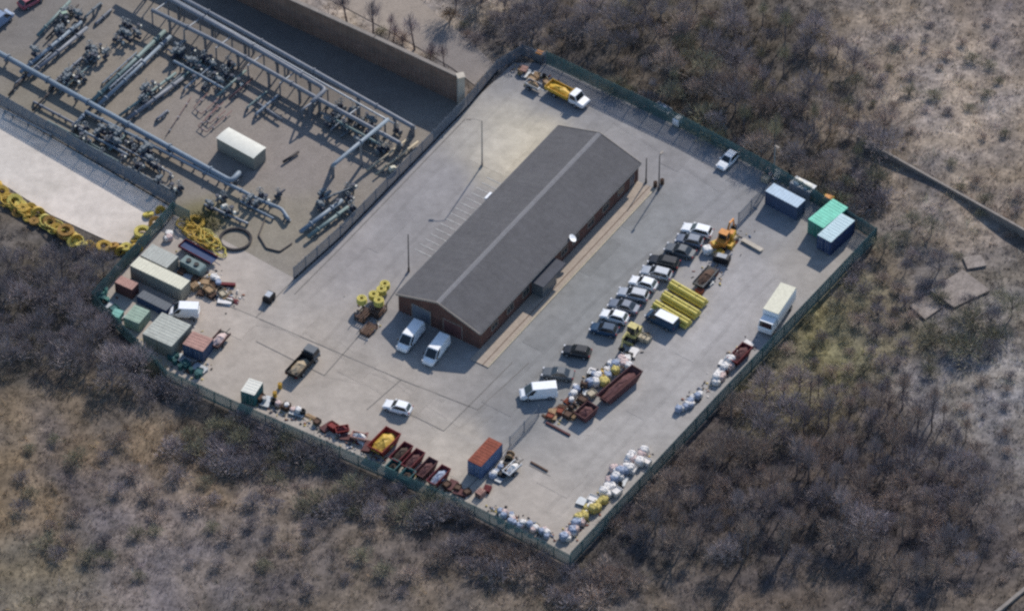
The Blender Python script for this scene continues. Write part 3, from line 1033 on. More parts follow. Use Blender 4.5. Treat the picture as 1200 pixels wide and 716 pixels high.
def truck(name, label, cat, px, py, rz, L, hw, cab, bed, load=None, bed_h=.5, bonnet=True, loadfn=None):
    p = W(px, py, 1.0)
    root = thing(name, label, cat, (p.x, p.y, 0), rz)
    c = MB()
    for s in (-1, 1):
        c.box((-.2, s * hw * .45, .62), (L - .5, .14, .2))
    c.box((L / 2 - .15, 0, .5), (.2, hw * 1.9, .25))
    c.build('chassis', 'black', root)
    cx0 = L / 2 - (2.6 if bonnet else 1.7)
    b = MB()
    b.loft([(cx0, hw * .96, .55, 1.25), (cx0 + .1, hw, .5, 1.3), (L / 2 - .9, hw, .5, 1.28), (L / 2 - .1, hw * .95, .5, 1.1), (L / 2, hw * .85, .6, .95)])
    xf0 = L / 2 - (1.05 if bonnet else .08)
    xf1 = L / 2 - (1.5 if bonnet else .3)
    bb, tt = (cx0 + .03, xf0, hw * .95, 1.22), (cx0 + .1, xf1, hw * .82, 2.15)
    b.frustum(bb, tt)
    b.build('cab', cab, root)
    B = [(bb[0], -bb[2], bb[3]), (bb[1], -bb[2], bb[3]), (bb[1], bb[2], bb[3]), (bb[0], bb[2], bb[3])]
    T = [(tt[0], -tt[2], tt[3]), (tt[1], -tt[2], tt[3]), (tt[1], tt[2], tt[3]), (tt[0], tt[2], tt[3])]
    glass_panel(root, 'windscreen', [B[1], B[2], T[2], T[1]])
    glass_panel(root, 'side_window', [B[0], B[1], T[1], T[0]], .1)
    glass_panel(root, 'side_window', [B[2], B[3], T[3], T[2]], .1)
    lights(root, L, hw, .85)
    bl = cx0 - .15 + L / 2
    xc = -L / 2 + bl / 2
    d = MB()
    d.box((xc, 0, .85), (bl, hw * 2, .14))
    for s in (-1, 1):
        d.box((xc, s * (hw - .03), .92 + bed_h / 2), (bl, .06, bed_h))
    for xx in (-L / 2 + .03, -L / 2 + bl - .03):
        d.box((xx, 0, .92 + bed_h / 2 + (.25 if xx > -L / 2 + 1 else 0)), (.06, hw * 2 - .13, bed_h + (.5 if xx > -L / 2 + 1 else 0)))
    d.build('tray', bed, root)
    wheels(root, [(L * .3, hw - .12), (L * .3, -hw + .12), (-L * .25, hw - .12), (-L * .25, -hw + .12)], .4, .28)
    if load:
        g = MB()
        heap(g, xc, 0, .93, bl * .46, hw * .85, bed_h + .1)
        g.build('load', load, root)
    return root
def heap(g, cx, cy, z, rx, ry, h, n=10, m=5):
    vs, fs = [], []
    for j in range(m + 1):
        t = j / m
        for i in range(n):
            a = 2 * math.pi * i / n
            k = (1 - t) ** .6
            rr = k * (1 + .12 * math.sin(3 * i + j))
            vs.append((cx + rx * rr * math.cos(a), cy + ry * rr * math.sin(a), z + h * t * (1 - .15 * math.sin(i * 2.1))))
    for j in range(m):
        for i in range(n):
            fs.append((j * n + i, j * n + (i + 1) % n, (j + 1) * n + (i + 1) % n, (j + 1) * n + i))
    g.add(vs, fs)

BAX = math.atan2(ua.y, ua.x)        # direction of the long side of the workshop
van('white panel van nearer the left corner of the workshop end wall', 481, 395, ang((494, 378), (468, 411)))
van('white panel van at the workshop end wall, right of the other van', 511, 411, ang((524, 394), (498, 428)))
van('white panel van with dark side glass below the row of parked cars', 631, 459, ang((655, 457), (608, 461)))
car('white hatchback alone on the pale concrete above the red skips', 466, 477, ang((485, 483), (449, 473)), 'white_paint', 'hatch')
car('white car alone near the upper right fence', 853, 188, ang((866, 176), (840, 202)), 'white_paint', 'hatch')
CA = ang((835, 276), (796, 266))
row = [(817, 270, 'white_paint', 'estate', 'white estate car at the top end of the parked row'),
       (808, 282, 'slate_paint', 'hatch', 'slate grey car second from the top of the parked row'),
       (797, 294, 'grey_paint', 'saloon', 'dark grey saloon third from the top of the parked row'),
       (778, 307, 'black_paint', 'estate', 'black estate car in the middle of the parked row'),
       (769, 320, 'silver_paint', 'estate', 'silver estate car directly below the black estate car'),
       (754, 332, 'white_paint', 'hatch', 'white hatchback in the middle of the parked row, left of the yellow pipes'),
       (742, 345, 'silver_paint', 'estate', 'silver car between the two white cars of the parked row'),
       (731, 359, 'slate_paint', 'saloon', 'slate grey saloon above the lower white car of the parked row'),
       (720, 371, 'white_paint', 'hatch', 'lower white car, next above the dark blue car of the parked row'),
       (708, 386, 'navy_paint', 'hatch', 'dark blue hatchback at the lower end of the close parked row'),
       (676, 412, 'black_paint', 'hatch', 'black car apart from the row, just below the dark blue hatchback'),
       (654, 438, 'grey_paint', 'saloon', 'low dark grey car beside the white panel van')]
for i, (x, y, p, k, lab) in enumerate(row):
    car(lab, x, y, CA + (.06 * math.sin(i * 2.3)) + (.15 if i > 9 else 0), p, k, 'cars parked in a row beside the workshop')
car('pinkish red car at the top left edge beyond the pipework', 36, 1, ang((20, 10), (48, -6)), 'faded_red', 'hatch')
van('pale blue van at the top left corner beyond the pipework', -2, 24, ang((0, 30), (20, 15)), paint='pale_blue')
truck('flatbed_truck', 'flatbed truck with white cab and a yellow loaded tray near the top gate', 'truck', 665, 110, ang((640, 97), (691, 123)), 7.0, 1.05, 'white_paint', 'yellow_machine', 'yellow_machine', .45)
truck('tipper_truck', 'dark tipper truck with a sandy load near the middle of the left yard', 'truck', 355, 425, ang((341, 440), (369, 410)), 6.0, 1.05, 'grey_paint', 'black', 'sand', .5, False)
# box lorry
ctr, L, wd, rz_ = frame((894, 362), (915, 331), (914, 366), 3.2)
wd = max(wd, 2.3)
lr = thing('box_lorry', 'white box lorry with a cream roof parked by the lower right fence', 'lorry', ctr, rz_ + math.pi)
mb = MB()
mb.box((0, 0, 2.05), (L, wd, 2.2))
mb.build('box_body', 'white_paint', lr)
mb = MB()
mb.box((0, 0, 3.2), (L - .02, wd - .02, .1))
mb.build('box_roof', 'cream_roof', lr)
mb = MB()
for s in (-1, 1):
    mb.box((.8, s * wd * .28, .78), (L + 1.8, .14, .3))
mb.build('chassis', 'black', lr)
mb = MB()
mb.loft([(L / 2 + .1, wd * .46, .6, 1.5), (L / 2 + .2, wd * .47, .5, 1.55), (L / 2 + 1.7, wd * .47, .5, 1.5), (L / 2 + 1.85, wd * .43, .6, 1.3)])
mb.frustum((L / 2 + .1, L / 2 + 1.75, wd * .46, 1.4), (L / 2 + .15, L / 2 + 1.45, wd * .42, 2.35))
mb.build('cab', 'white_paint', lr)
b_, t_ = (L / 2 + 1.75, wd * .46, 1.45), (L / 2 + 1.45, wd * .42, 2.35)
glass_panel(lr, 'windscreen', [(b_[0], -b_[1], b_[2]), (b_[0], b_[1], b_[2]), (t_[0], t_[1], t_[2]), (t_[0], -t_[1], t_[2])])
wheels(lr, [(L / 2 + .9, wd / 2 - .15), (L / 2 + .9, -wd / 2 + .15), (-L * .25, wd / 2 - .15), (-L * .25, -wd / 2 + .15)], .45, .28)
# flat white trailer van beside the yellow pipes
pv_ = van('dark navy van with a white roof parked diagonally beside the yellow pipes', 776, 374, ang((797, 384), (756, 364)), L=5.0, H=1.9, paint='navy_paint', roof='white_paint')
def excavator(label, px, py, rz, body, arm_yaw=.4):
    p = W(px, py, .6)
    root = thing('mini_excavator', label, 'excavator', (p.x, p.y, 0), rz)
    for s in (-1, 1):
        mb = MB()
        mb.loft([(-1.3, .2, .15, .45), (-1.1, .2, 0, .62), (1.1, .2, 0, .62), (1.3, .2, .15, .45)])
        o = mb.build('track', 'tyre', root)
        o.location = (0, s * .75, 0)
    mb = MB()
    mb.box((0, 0, .55), (1.2, 1.2, .35))
    mb.box((-.2, 0, .95), (2.0, 1.55, .5))
    mb.box((-.9, 0, 1.25), (.8, 1.5, .5))
    mb.build('body', body, root)
    mb = MB()
    mb.frustum((-.45, .7, .72, 1.2), (-.4, .5, .62, 2.4))
    cb = mb.build('cab', 'glass', root)
    mb = MB()
    mb.box((.05, 0, 2.44), (1.1, 1.35, .1))
    for x, y in ((-.45, .7), (-.45, -.7), (.66, .7), (.66, -.7)):
        mb.tube([(x, y, 1.2), (x * .85, y * .88, 2.42)], .05, 6)
    mb.build('cab_roof', body, cb)
    mb = MB()
    mb.tube([(.8, 0, 1.1), (1.9, 0, 2.7), (3.0, 0, 2.5)], .16, 6)
    mb.build('boom', body, root)
    mb = MB()
    mb.tube([(3.0, 0, 2.6), (3.35, 0, 1.0)], .13, 6)
    mb.build('dipper', body, root)
    mb = MB()
    mb.add([(3.1, -.35, .95), (3.7, -.35, .9), (3.5, -.35, .3), (2.9, -.35, .35), (3.1, .35, .95), (3.7, .35, .9), (3.5, .35, .3), (2.9, .35, .35)],
           [(0, 1, 2, 3), (7, 6, 5, 4), (0, 4, 5, 1), (2, 6, 7, 3), (3, 7, 4, 0)])
    mb.build('bucket', 'black', root)
    mb = MB()
    mb.box((1.65, 0, .3), (.1, 1.8, .45))
    mb.build('blade', body, root)
    return root
excavator('orange and yellow mini excavator at the top end of the parked row', 848, 283, ang((838, 296), (858, 268)), 'orange_machine')
excavator('pale yellow mini excavator between the dark blue hatchback and the white bags', 742, 392, ang((752, 380), (726, 412)), 'cream_machine')

# ------------------------------------------------------------------ containers and sheds
def container(name, label, p0, p1, p3, h, wall, roof, cat='container', doors=True, group=None, z0=0.0, corrug=True):
    ctr, L, wd, rz = frame(p0, p1, p3, h + z0)
    root = thing(name, label, cat, (ctr.x, ctr.y, z0), rz, group)
    mb = MB()
    pitch, dep = .28, .045
    ring = []
    def side(a, b):
        n = max(2, int((Vector(b) - Vector(a)).length / pitch)) if corrug else 1
        a, b = Vector(a), Vector(b)
        uu = (b - a).normalized()
        nn = Vector((uu.y, -uu.x))
        for k in range(n):
            for t, o in ((0, 0), (.25, -dep), (.5, -dep), (.75, 0)) if corrug else ((0, 0),):
                q = a + (b - a) * (k + t) / n + nn * o
                ring.append(q)
    hx, hy = L / 2 - .02, wd / 2 - .02
    side((-hx, -hy), (hx, -hy))
    side((hx, -hy), (hx, hy))
    side((hx, hy), (-hx, hy))
    side((-hx, hy), (-hx, -hy))
    n = len(ring)
    vs = [(q.x, q.y, .1) for q in ring] + [(q.x, q.y, h - .06) for q in ring]
    mb.add(vs, [(k, (k + 1) % n, n + (k + 1) % n, n + k) for k in range(n)] + [tuple(reversed(range(n)))])
    for sx in (-1, 1):
        for sy in (-1, 1):
            mb.box((sx * (L / 2 - .06), sy * (wd / 2 - .06), h / 2 - .01), (.14, .14, h - .02))
    for sy in (-1, 1):
        mb.box((0, sy * (wd / 2 - .05), .1), (L - .27, .1, .2))
    mb.build('shell', wall, root)
    rf = MB()
    rf.box((0, 0, h - .02), (L, wd, .08))
    k = -L / 2 + .3
    while k < L / 2 - .2:
        rf.box((k, 0, h + .03), (.12, wd - .3, .03))
        k += .55
    rf.build('roof', roof, root)
    if doors:
        for s in (-1, 1):
            d = MB()
            d.box((-L / 2 - .03, s * wd * .245, h / 2), (.06, wd * .46, h - .3))
            dr = d.build('door', wall, root)
            d = MB()
            for t in (.15, .32):
                d.cyl((-L / 2 - .09, s * wd * t, .2), (-L / 2 - .09, s * wd * t, h - .2), .025, 6)
            d.build('locking_bar', 'galv', dr)
    return root
container('site_container', 'grey-roofed short container behind the long cream one', (178.6, 286), (209, 300.7), (165, 299.6), 2.5, 'cream_wall', 'grey_roof')
container('site_container', 'long cream-roofed container in the left corner of the yard', (163, 300.7), (222.6, 329), (152, 311), 2.6, 'cream_wall', 'cream_roof')
container('site_container', 'small rusty red-topped container against the left fence', (142, 323), (162, 332), (135, 331), 2.0, 'rust_dark', 'rust_pink')
container('storage_box', 'dark navy low storage box in the shade of the long cream container', (168, 340), (202, 357), (162, 348), 1.3, 'navy_wall', 'grey_paint', 'box')
container('storage_box', 'pale green steel box beside the grey-roofed shed', (145, 372), (158, 357), (163, 379), 1.8, 'green_box', 'green_box', 'box')
container('storage_box', 'small light teal box against the left fence', (129, 369), (135, 361), (138, 374), 1.2, 'teal_light', 'teal_light', 'box', doors=False)
container('store_shed', 'square shed with a pale lichened flat roof by the left fence', (167, 391), (190, 366), (200.6, 406.5), 2.5, 'cream_wall', 'lichen_roof', 'shed', corrug=False)
container('site_container', 'rusty pink-topped container right of the lichened shed', (214, 403), (226, 388), (237, 413), 2.2, 'blue_wall', 'rust_pink')
container('storage_box', 'white-roofed teal cabin by the bottom left fence', (282, 458), (292, 443), (297, 465), 2.3, 'teal', 'white_roof', 'cabin')
container('site_container', 'rust-red roofed blue container left of the lower storage area', (548, 539), (573, 512), (564, 546.5), 2.6, 'blue_steel', 'rust')
container('site_container', 'light blue-roofed container near the upper right fence', (897, 224), (934, 243.6), (909, 216), 2.6, 'blue_wall', 'blue_roof')
container('site_container', 'mint green-roofed container in the right corner of the yard', (947, 257), (976, 233), (962, 270), 2.7, 'mint_wall', 'mint_roof')
container('site_container', 'pale ice blue-roofed container beside the mint green one', (958, 275.5), (986, 250), (974, 284), 2.7, 'navy_wall', 'ice_roof')
# white portable building among the pipes: curved roof
ctr, L, wd, rz_ = frame((267.6, 148), (311.6, 172), (252.5, 159.5), 2.9)
root = thing('portable_building', 'white-roofed grey cabin standing among the gas pipework', 'cabin', ctr, rz_)
mb = MB()
mb.box((0, 0, 1.35), (L - .1, wd - .1, 2.5))
mb.build('wall', 'cream_wall', root)
mb = MB()
n = 8
vs, fs = [], []
for i in range(n + 1):
    t = -1 + 2 * i / n
    for x in (-L / 2, L / 2):
        vs.append((x, t * (wd / 2 + .08), 2.62 + .14 * (1 - t * t)))
for i in range(n):
    fs.append((i * 2, i * 2 + 2, i * 2 + 3, i * 2 + 1))
fs.append(tuple(i * 2 for i in range(n + 1)))
fs.append(tuple(reversed([i * 2 + 1 for i in range(n + 1)])))
fs.append((0, 1, n * 2 + 1, n * 2))
mb.add(vs, fs)
mb.build('roof', 'white_roof', root)
mb = MB()
mb.box((-L / 2 + .03, 0, 1.25), (.06, .95, 2.1))
mb.build('door', 'grey_roof', root)
# white tank pair behind the light blue container
ctr, L, wd, rz_ = frame((926, 211), (950, 223), (932, 204), 2.2)
root = thing('twin_tank', 'grey tank with two white domed tops behind the light blue container', 'tank', ctr, rz_)
mb = MB()
mb.box((0, 0, .9), (L, 1.8, 1.8))
mb.build('tank_body', 'galv', root)
for s in (-1, 1):
    mb = MB()
    vs, fs = [], []
    for j in range(5):
        a = j / 4 * math.pi / 2
        for i in range(12):
            b = 2 * math.pi * i / 12
            vs.append((s * L * .23 + .72 * math.cos(a) * math.cos(b), .72 * math.cos(a) * math.sin(b), 1.82 + .4 * math.sin(a)))
    for j in range(4):
        for i in range(12):
            fs.append((j * 12 + i, j * 12 + (i + 1) % 12, (j + 1) * 12 + (i + 1) % 12, (j + 1) * 12 + i))
    mb.add(vs, fs)
    mb.build('dome', 'white_roof', root)
def skip(label, px, py, rz, L, wd, h, m, fill, top=.75, cat='skip', name='waste_skip', group=None, mound=.4):
    p = W(px, py, h)
    root = thing(name, label, cat, (p.x, p.y, 0), rz, group)
    mb = MB()
    lo, hi = (L * .36, wd * .42), (L / 2, wd / 2)
    vs = []
    for (x, y), z in (((lo[0], lo[1]), .08), ((hi[0], hi[1]), h)):
        vs += [(-x, -y, z), (x, -y, z), (x, y, z), (-x, y, z)]
    mb.add(vs, [(3, 2, 1, 0), (0, 1, 5, 4), (1, 2, 6, 5), (2, 3, 7, 6), (3, 0, 4, 7)])
    k = .92
    vs = [(-hi[0] * k, -hi[1] * k, h), (hi[0] * k, -hi[1] * k, h), (hi[0] * k, hi[1] * k, h), (-hi[0] * k, hi[1] * k, h),
          (-lo[0] * k, -lo[1] * k, .15), (lo[0] * k, -lo[1] * k, .15), (lo[0] * k, lo[1] * k, .15), (-lo[0] * k, lo[1] * k, .15)]
    mb.add(vs, [(4, 5, 6, 7), (0, 1, 5, 4)[::-1], (1, 2, 6, 5)[::-1], (2, 3, 7, 6)[::-1], (3, 0, 4, 7)[::-1]])
    mb.build('bin', m, root)
    mb = MB()
    for s in (-1, 1):
        mb.box((0, s * hi[1] * .97, h + .02), (L, .1, .08))
        mb.box((s * hi[0] * .97, 0, h + .021), (.1, wd - .18, .08))
    mb.build('rim', m, root)
    if fill:
        mb = MB()
        zf = h * top
        kx = (lo[0] + (hi[0] - lo[0]) * top) * .93
        ky = (lo[1] + (hi[1] - lo[1]) * top) * .93
        heap(mb, 0, 0, zf * .7, kx * 1.15, ky * 1.1, mound + zf * .3, 12)
        mb.build('rubble', fill, root)
    return root
SK = ang((432, 521), (455, 498))
skip('red skip heaped with yellow offcuts above the row of dark red skips', 450, 515, SK, 4.6, 2.6, 1.5, 'skip_red', 'yellow_coil', .8)
for i, (x, y, m, f, lab) in enumerate([(470, 529, 'dark_red', 'soil', 'empty-looking dark red skip next to the skip with yellow offcuts'), (484, 537, 'dark_red', 'rust_dark', 'dark red skip of rusty scrap, third from the left of the skip row'),
                                       (499, 547, 'rust_dark', 'rust_dark', 'dull maroon skip of brown scrap, second from the right of the skip row'), (514, 556, 'dark_red', 'bag_blue', 'dark red skip with pale grey rubbish at the right end of the skip row')]):
    skip(lab, x, y, SK, 3.8, 1.55, 1.2, m, f, .7, group='dark red skips along the bottom fence')
skip('teal steel bin in front of the dark red skips, left one', 461, 544, SK, 1.9, 1.5, 1.2, 'teal', 'soil', .6, 'bin', 'steel_bin')
skip('teal steel bin in front of the dark red skips, right one', 477, 555, SK, 2.2, 1.6, 1.2, 'teal', 'soil', .6, 'bin', 'steel_bin')
skip('small red skip of scrap metal by the bottom fence, left of the yellow-filled skip', 401, 502, .2, 1.9, 1.2, .8, 'skip_red', 'dark_red', .9, 'bin', 'steel_bin')
skip('low pink and white rubbish skip beside the small red skip', 421, 510, -.3, 2.3, 1.2, .8, 'rust_pink', 'bag_white', .9, 'bin', 'steel_bin')
# two long rusty hoppers behind the white bags
SR = ang((701, 469), (747, 430))
skip('long rusty brown hopper behind the white and yellow bags', 726, 449, SR, 8.0, 2.0, 1.6, 'rust_dark', 'rust_dark', .85, 'hopper', 'steel_hopper', mound=.25)
skip('short rusty brown hopper at the lower end of the long one', 687, 480, SR, 3.0, 2.0, 1.4, 'rust_dark', 'rust_dark', .85, 'hopper', 'steel_hopper', mound=.25)
skip('maroon tarpaulin-coloured skip by the lower right fence above the pale bags', 867, 413, ang((855, 425), (880, 400)), 4.0, 1.7, 1.2, 'dark_red', 'rust_dark', .85)
# trailers and small plant
def trailer(label, px, py, rz, L, wd, m, load=None, rail=None, name='flat_trailer', cat='trailer', h=.7):
    p = W(px, py, h)
    root = thing(name, label, cat, (p.x, p.y, 0), rz)
    mb = MB()
    mb.box((0, 0, h), (L, wd, .14))
    mb.tube([(L / 2, 0, h), (L / 2 + 1.1, 0, h - .15)], .06, 6)
    mb.build('deck', m, root)
    mb = MB()
    for s in (-1, 1):
        mb.box((0, s * (wd / 2 - .03), h + .22), (L, .06, .3))
    mb.box((-L / 2 + .03, 0, h + .22), (.06, wd - .13, .3))
    mb.build('side_rail', rail or m, root)
    wheels(root, [(-.4, wd / 2 + .12), (-.4, -wd / 2 - .12)], .3, .18)
    if load:
        mb = MB()
        heap(mb, 0, 0, h + .08, L * .42, wd * .42, .6)
        mb.build('load', load, root)
    return root
trailer('long flat trailer coloured dark for shadow, with a red rail below the yellow pipe coils', 232, 296, ang((208, 283), (254, 308)), 6.0, 1.7, 'navy_wall', None, 'dark_red')  # dark blue deck colour stands in for shadow among pallet racks
trailer('dark trailer with a pale pink load right of the pink-topped container', 257, 398, ang((248, 408), (266, 388)), 3.4, 1.7, 'black', 'bag_pink', 'rust_dark')
trailer('small grey trailer with a pale load by the upper right fence', 777, 128, ang((768, 123), (788, 134)), 2.6, 1.3, 'galv', 'bag_blue')
trailer('small white trailer right of the rust-red roofed container', 600, 549, ang((590, 558), (610, 540)), 2.8, 1.3, 'black', 'bag_white', 'white_paint')
trailer('trailer of brown and orange tools above the yellow pipes', 827, 325, ang((814, 340), (840, 311)), 4.4, 1.8, 'black', 'timber_dark', 'grey_paint')
trailer('low trailer of timber near the top gate, left of the flatbed truck', 625, 100, ang((616, 95), (638, 106)), 2.4, 1.2, 'galv', 'timber')
van('small white van side-on beside the lichened shed', 216, 364, ang((227, 365), (203, 364)), L=4.3, H=2.0)
def generator(label, px, py, rz, m, top, L=1.8, wd=1.1, h=1.3, name='generator', cat='generator'):
    p = W(px, py, h)
    root = thing(name, label, cat, (p.x, p.y, 0), rz)
    mb = MB()
    mb.frustum((-L / 2, L / 2, wd / 2, .25), (-L / 2, L / 2, wd / 2 * .95, h * .85))
    mb.frustum((-L / 2, L / 2, wd / 2 * .95, h * .853), (-L / 2 + .15, L / 2 - .15, wd / 2 * .8, h))
    mb.build('housing', m, root)
    mb = MB()
    mb.box((0, 0, h + .05), (L * .6, wd * .7, .08))
    mb.build('lid', top, root)
    wheels(root, [(-L * .2, wd / 2 + .06), (-L * .2, -wd / 2 - .06), (L * .25, wd / 2 + .06), (L * .25, -wd / 2 - .06)], .22, .14)
    return root
generator('small dark wheeled generator with a pale lid alone on the left concrete', 315, 345, ang((310, 352), (320, 340)), 'black', 'silver_paint', 1.8, 1.2, 1.2)
generator('dark wheeled pump just below the orange mini excavator', 846, 300, CA, 'black', 'steel', 2.4, 1.2, 1.2, 'wheeled_pump', 'pump')
generator('white wheeled compressor next to the small grey trailer', 795, 138, .8, 'white_paint', 'white_paint', 1.4, 1.1, 1.4, 'compressor', 'compressor')
generator('orange-topped kiosk on wheels by the top gate', 632, 62, -.5, 'grey_paint', 'orange_machine', 1.6, 1.2, 1.7, 'wheeled_kiosk', 'kiosk')
generator('ochre wheeled pump behind the mint green container', 971, 231, -.4, 'yellow_machine', 'orange_machine', 1.6, 1.2, 1.5, 'wheeled_pump', 'pump')
generator('small orange wheeled compressor left of the orange mini excavator', 838, 284, .5, 'orange_machine', 'yellow_machine', 1.6, 1.1, 1.2, 'compressor', 'compressor')
generator('yellow wheeled light unit right behind the orange mini excavator', 857, 272, 1.2, 'yellow_machine', 'orange_machine', 1.5, 1.1, 1.5, 'light_unit', 'light unit')
# skid tank with two black hatches
p = W(226, 311, 1.0)
root = thing('skid_tank', 'grey skid tank with two black hatches right of the grey-roofed container', 'tank', (p.x, p.y, 0), ang((215, 303), (240, 316)))
mb = MB()
mb.loft([(-1.9, .8, .2, 1.3), (-1.7, .95, .1, 1.5), (1.7, .95, .1, 1.5), (1.9, .8, .2, 1.3)])
mb.build('tank_body', 'pipe_green', root)
for x in (-.7, .7):
    mb = MB()
    mb.cyl((x, 0, 1.45), (x, 0, 1.7), .38)
    mb.build('hatch', 'black', root)

# ------------------------------------------------------------------ pipes, coils and racks in the yard
PA = ang((785, 332), (828, 357))
for i, (x, y, lab) in enumerate([(806, 344, 'upper of the three bundles of long yellow pipes'), (797.5, 357, 'middle of the three bundles of long yellow pipes'), (787, 368, 'lower bundle of long yellow pipes, partly behind the navy van')]):
    p = W(x, y, .7)
    root = thing('pipe_bundle', lab, 'pipes', (p.x, p.y, 0), PA, 'bundles of yellow pipes stacked in the yard')
    Lp = 6.3
    for xx in (-2.2, 0, 2.2):
        mb = MB()
        mb.box((xx, 0, .08), (.12, 1.9, .16))
        mb.build('bearer', 'timber_dark', root)
    r_ = .29
    first = None
    for lv in range(2):
        for k in range(3 - lv):
            y_ = (k - (2 - lv) / 2) * r_ * 2.02
            if first is None:
                mb = MB()
                mb.cyl((-Lp / 2, 0, 0), (Lp / 2, 0, 0), r_, 14)
                first = mb.build('pipe', 'yellow_pipe', root)
                o = first
            else:
                o = first.copy()
                col.objects.link(o)
                o.parent = root
            o.location = (.06 * math.sin(k * 3 + lv), y_, .17 + r_ + lv * r_ * 1.76)
    for xx in (-1.6, 1.6):
        mb = MB()
        mb.box((xx, 0, .17 + r_ * 3.78), (.08, r_ * 2.2, .03))
        mb.build('strap', 'black', root)
def coil(label, px, py, Rr, r, n, m, lay=0.0, group=None, name='pipe_coil', z0=0.0, turns=3):
    p = W(px, py, z0 + r)
    mb = MB()
    for j in range(n):
        for t in range(turns):
            RR = Rr - t * r * 1.9
            path = [(RR * math.cos(2 * math.pi * k / 28) * (1 + .03 * math.sin(j)), RR * math.sin(2 * math.pi * k / 28), r + j * r * 1.9) for k in range(28)]
            mb.tube(path, r, 6, closed=True)
    o = tag(mb.build(name, m), label, 'pipe coil', group)
    o.location = (p.x, p.y, z0)
    if lay:
        o.rotation_euler = (lay, 0, .5)
    return o
def tangle(label, p, q, wd, n, r, m, seed, group=None):
    """one long pipe thrown down in loose loops between two points"""
    g = random.Random(seed)
    a, b = W(*p), W(*q)
    uu = (b - a).normalized()
    vv = Vector((-uu.y, uu.x, 0))
    path = []
    ph = 0
    for k in range(n * 14):
        t = k / (n * 14)
        w_ = 2 * math.pi * k / 14
        rr = wd * (1 + .3 * math.sin(k * .37 + seed) + .12 * math.sin(k * 1.3))
        back = .5 + .5 * math.sin(t * math.pi * 3 + seed)
        c = a + (b - a) * (back * .85 + .08 * math.sin(k * .11))
        z = r + .9 * (.5 + .5 * math.sin(k * .23 + seed)) * (.35 + .65 * math.sin(math.pi * min(max(back, 0), 1)))
        path.append(c - a + uu * rr * math.cos(w_) * 1.2 + vv * rr * .8 * math.sin(w_) + Vector((0, 0, z)))
    mb = MB()
    mb.tube(path, r, 6)
    o = tag(mb.build('pipe_tangle', m), label, 'pipe tangle', group)
    o.location = (a.x, a.y, 0)
    return o
tangle('large loose tangle of yellow pipe above the dark blue trailer', (217, 266), (250, 290), 1.25, 16, .085, 'yellow_coil', 1)
tangle('paler loose tangle of yellow pipe at the lower right of the yellow heap', (238, 276), (262, 298), 1.0, 11, .075, 'yellow_pipe', 3)
coil('neat yellow pipe coil at the back of the yellow tangle', 229, 262, 1.3, .1, 3, 'yellow_coil')
tangle('loose tangle of yellow pipe in the left part of the heap by the pale hardstanding', (8, 236), (40, 254), 1.2, 13, .09, 'yellow_coil', 5)
tangle('loose tangle of yellow pipe in the middle of the heap by the pale hardstanding', (50, 260), (92, 284), 1.1, 13, .09, 'yellow_pipe', 8)
YR = [(10, 233, 1.0, 3), (24, 240, .9, 2), (36, 244, 1.0, 3), (58, 262, 1.0, 4), (71, 270, 1.0, 2), (84, 284, .9, 3), (104, 288, 1.0, 3), (114, 293, .9, 2), (140, 294, .9, 3), (148, 290, .8, 2), (-6, 220, 1.2, 4), (40, 260, .9, 2), (2, 226, 1.2, 4), (17, 238, 1.3, 5), (27, 246, 1.1, 3), (20, 250, 1.0, 2), (43, 250, 1.2, 4), (52, 257, 1.0, 3), (66, 268, .9, 3), (77, 274, 1.3, 5), (88, 280, 1.1, 4), (96, 287, .9, 2), (122, 290, 1.1, 3), (132, 292, 1.2, 4), (158, 292, 1.0, 4), (167, 274, 1.2, 4), (160, 282, .9, 2), (182, 262, 1.1, 3), (187, 246, .8, 3), (174, 252, .8, 2), (34, 256, .9, 2)]
for i, (x, y, rr, n_) in enumerate(YR):
    m_ = ['yellow_coil', 'yellow_pipe', 'yellow_coil', 'ochre_coil'][i % 4]
    nm_ = {'yellow_coil': 'yellow', 'yellow_pipe': 'pale yellow', 'ochre_coil': 'ochre'}[m_]
    coil(f'{nm_} pipe coil in the heap along the pale hardstanding at the left', x, y, rr * random.uniform(.68, .95), .1, n_, m_, lay=random.choice([0, .35, -.45, 1.1, .6]), group=f'{nm_} pipe coils along the pale hardstanding', z0=random.choice([0, 0, .3]))
coil('wide loose hoop of dark pipe right of the yellow coils', 276, 281, 2.3, .1, 2, 'dark_pipe', turns=2)
# stillage racks with yellow rolls beside the workshop
RK = BAX
fst = None
for i, (x, y, lab) in enumerate([(426, 372, 'rusty dark stillage rack at the left of the group beside the workshop'), (443, 367, 'dark stillage rack under the yellow rolls, nearest the workshop wall'), (432, 388, 'low stillage rack at the front of the group beside the workshop')]):
    p = W(x, y, 0)
    if fst is None:
        root = thing('stillage_rack', lab, 'rack', (p.x, p.y, 0), RK, 'stillage racks beside the workshop')
        for sx in (-1, 1):
            for sy in (-1, 1):
                mb = MB()
                mb.box((sx * 1.1, sy * .75, .8), (.1, .1, 1.6))
                mb.build('post', 'black', root)
        mb = MB()
        for z in (.2, .9):
            for k in range(5):
                mb.box((0, -.7 + k * .35, z), (2.3, .2, .05))
            for s in (-1, 1):
                mb.box((s * 1.1, 0, z - .08), (.08, 1.6, .1))
        mb.build('deck', 'timber_dark', root)
        fst = root
    else:
        dup(fst, (p.x, p.y, 0), RK, lab, scale=(1, 1, 1.0 if i == 1 else .6))
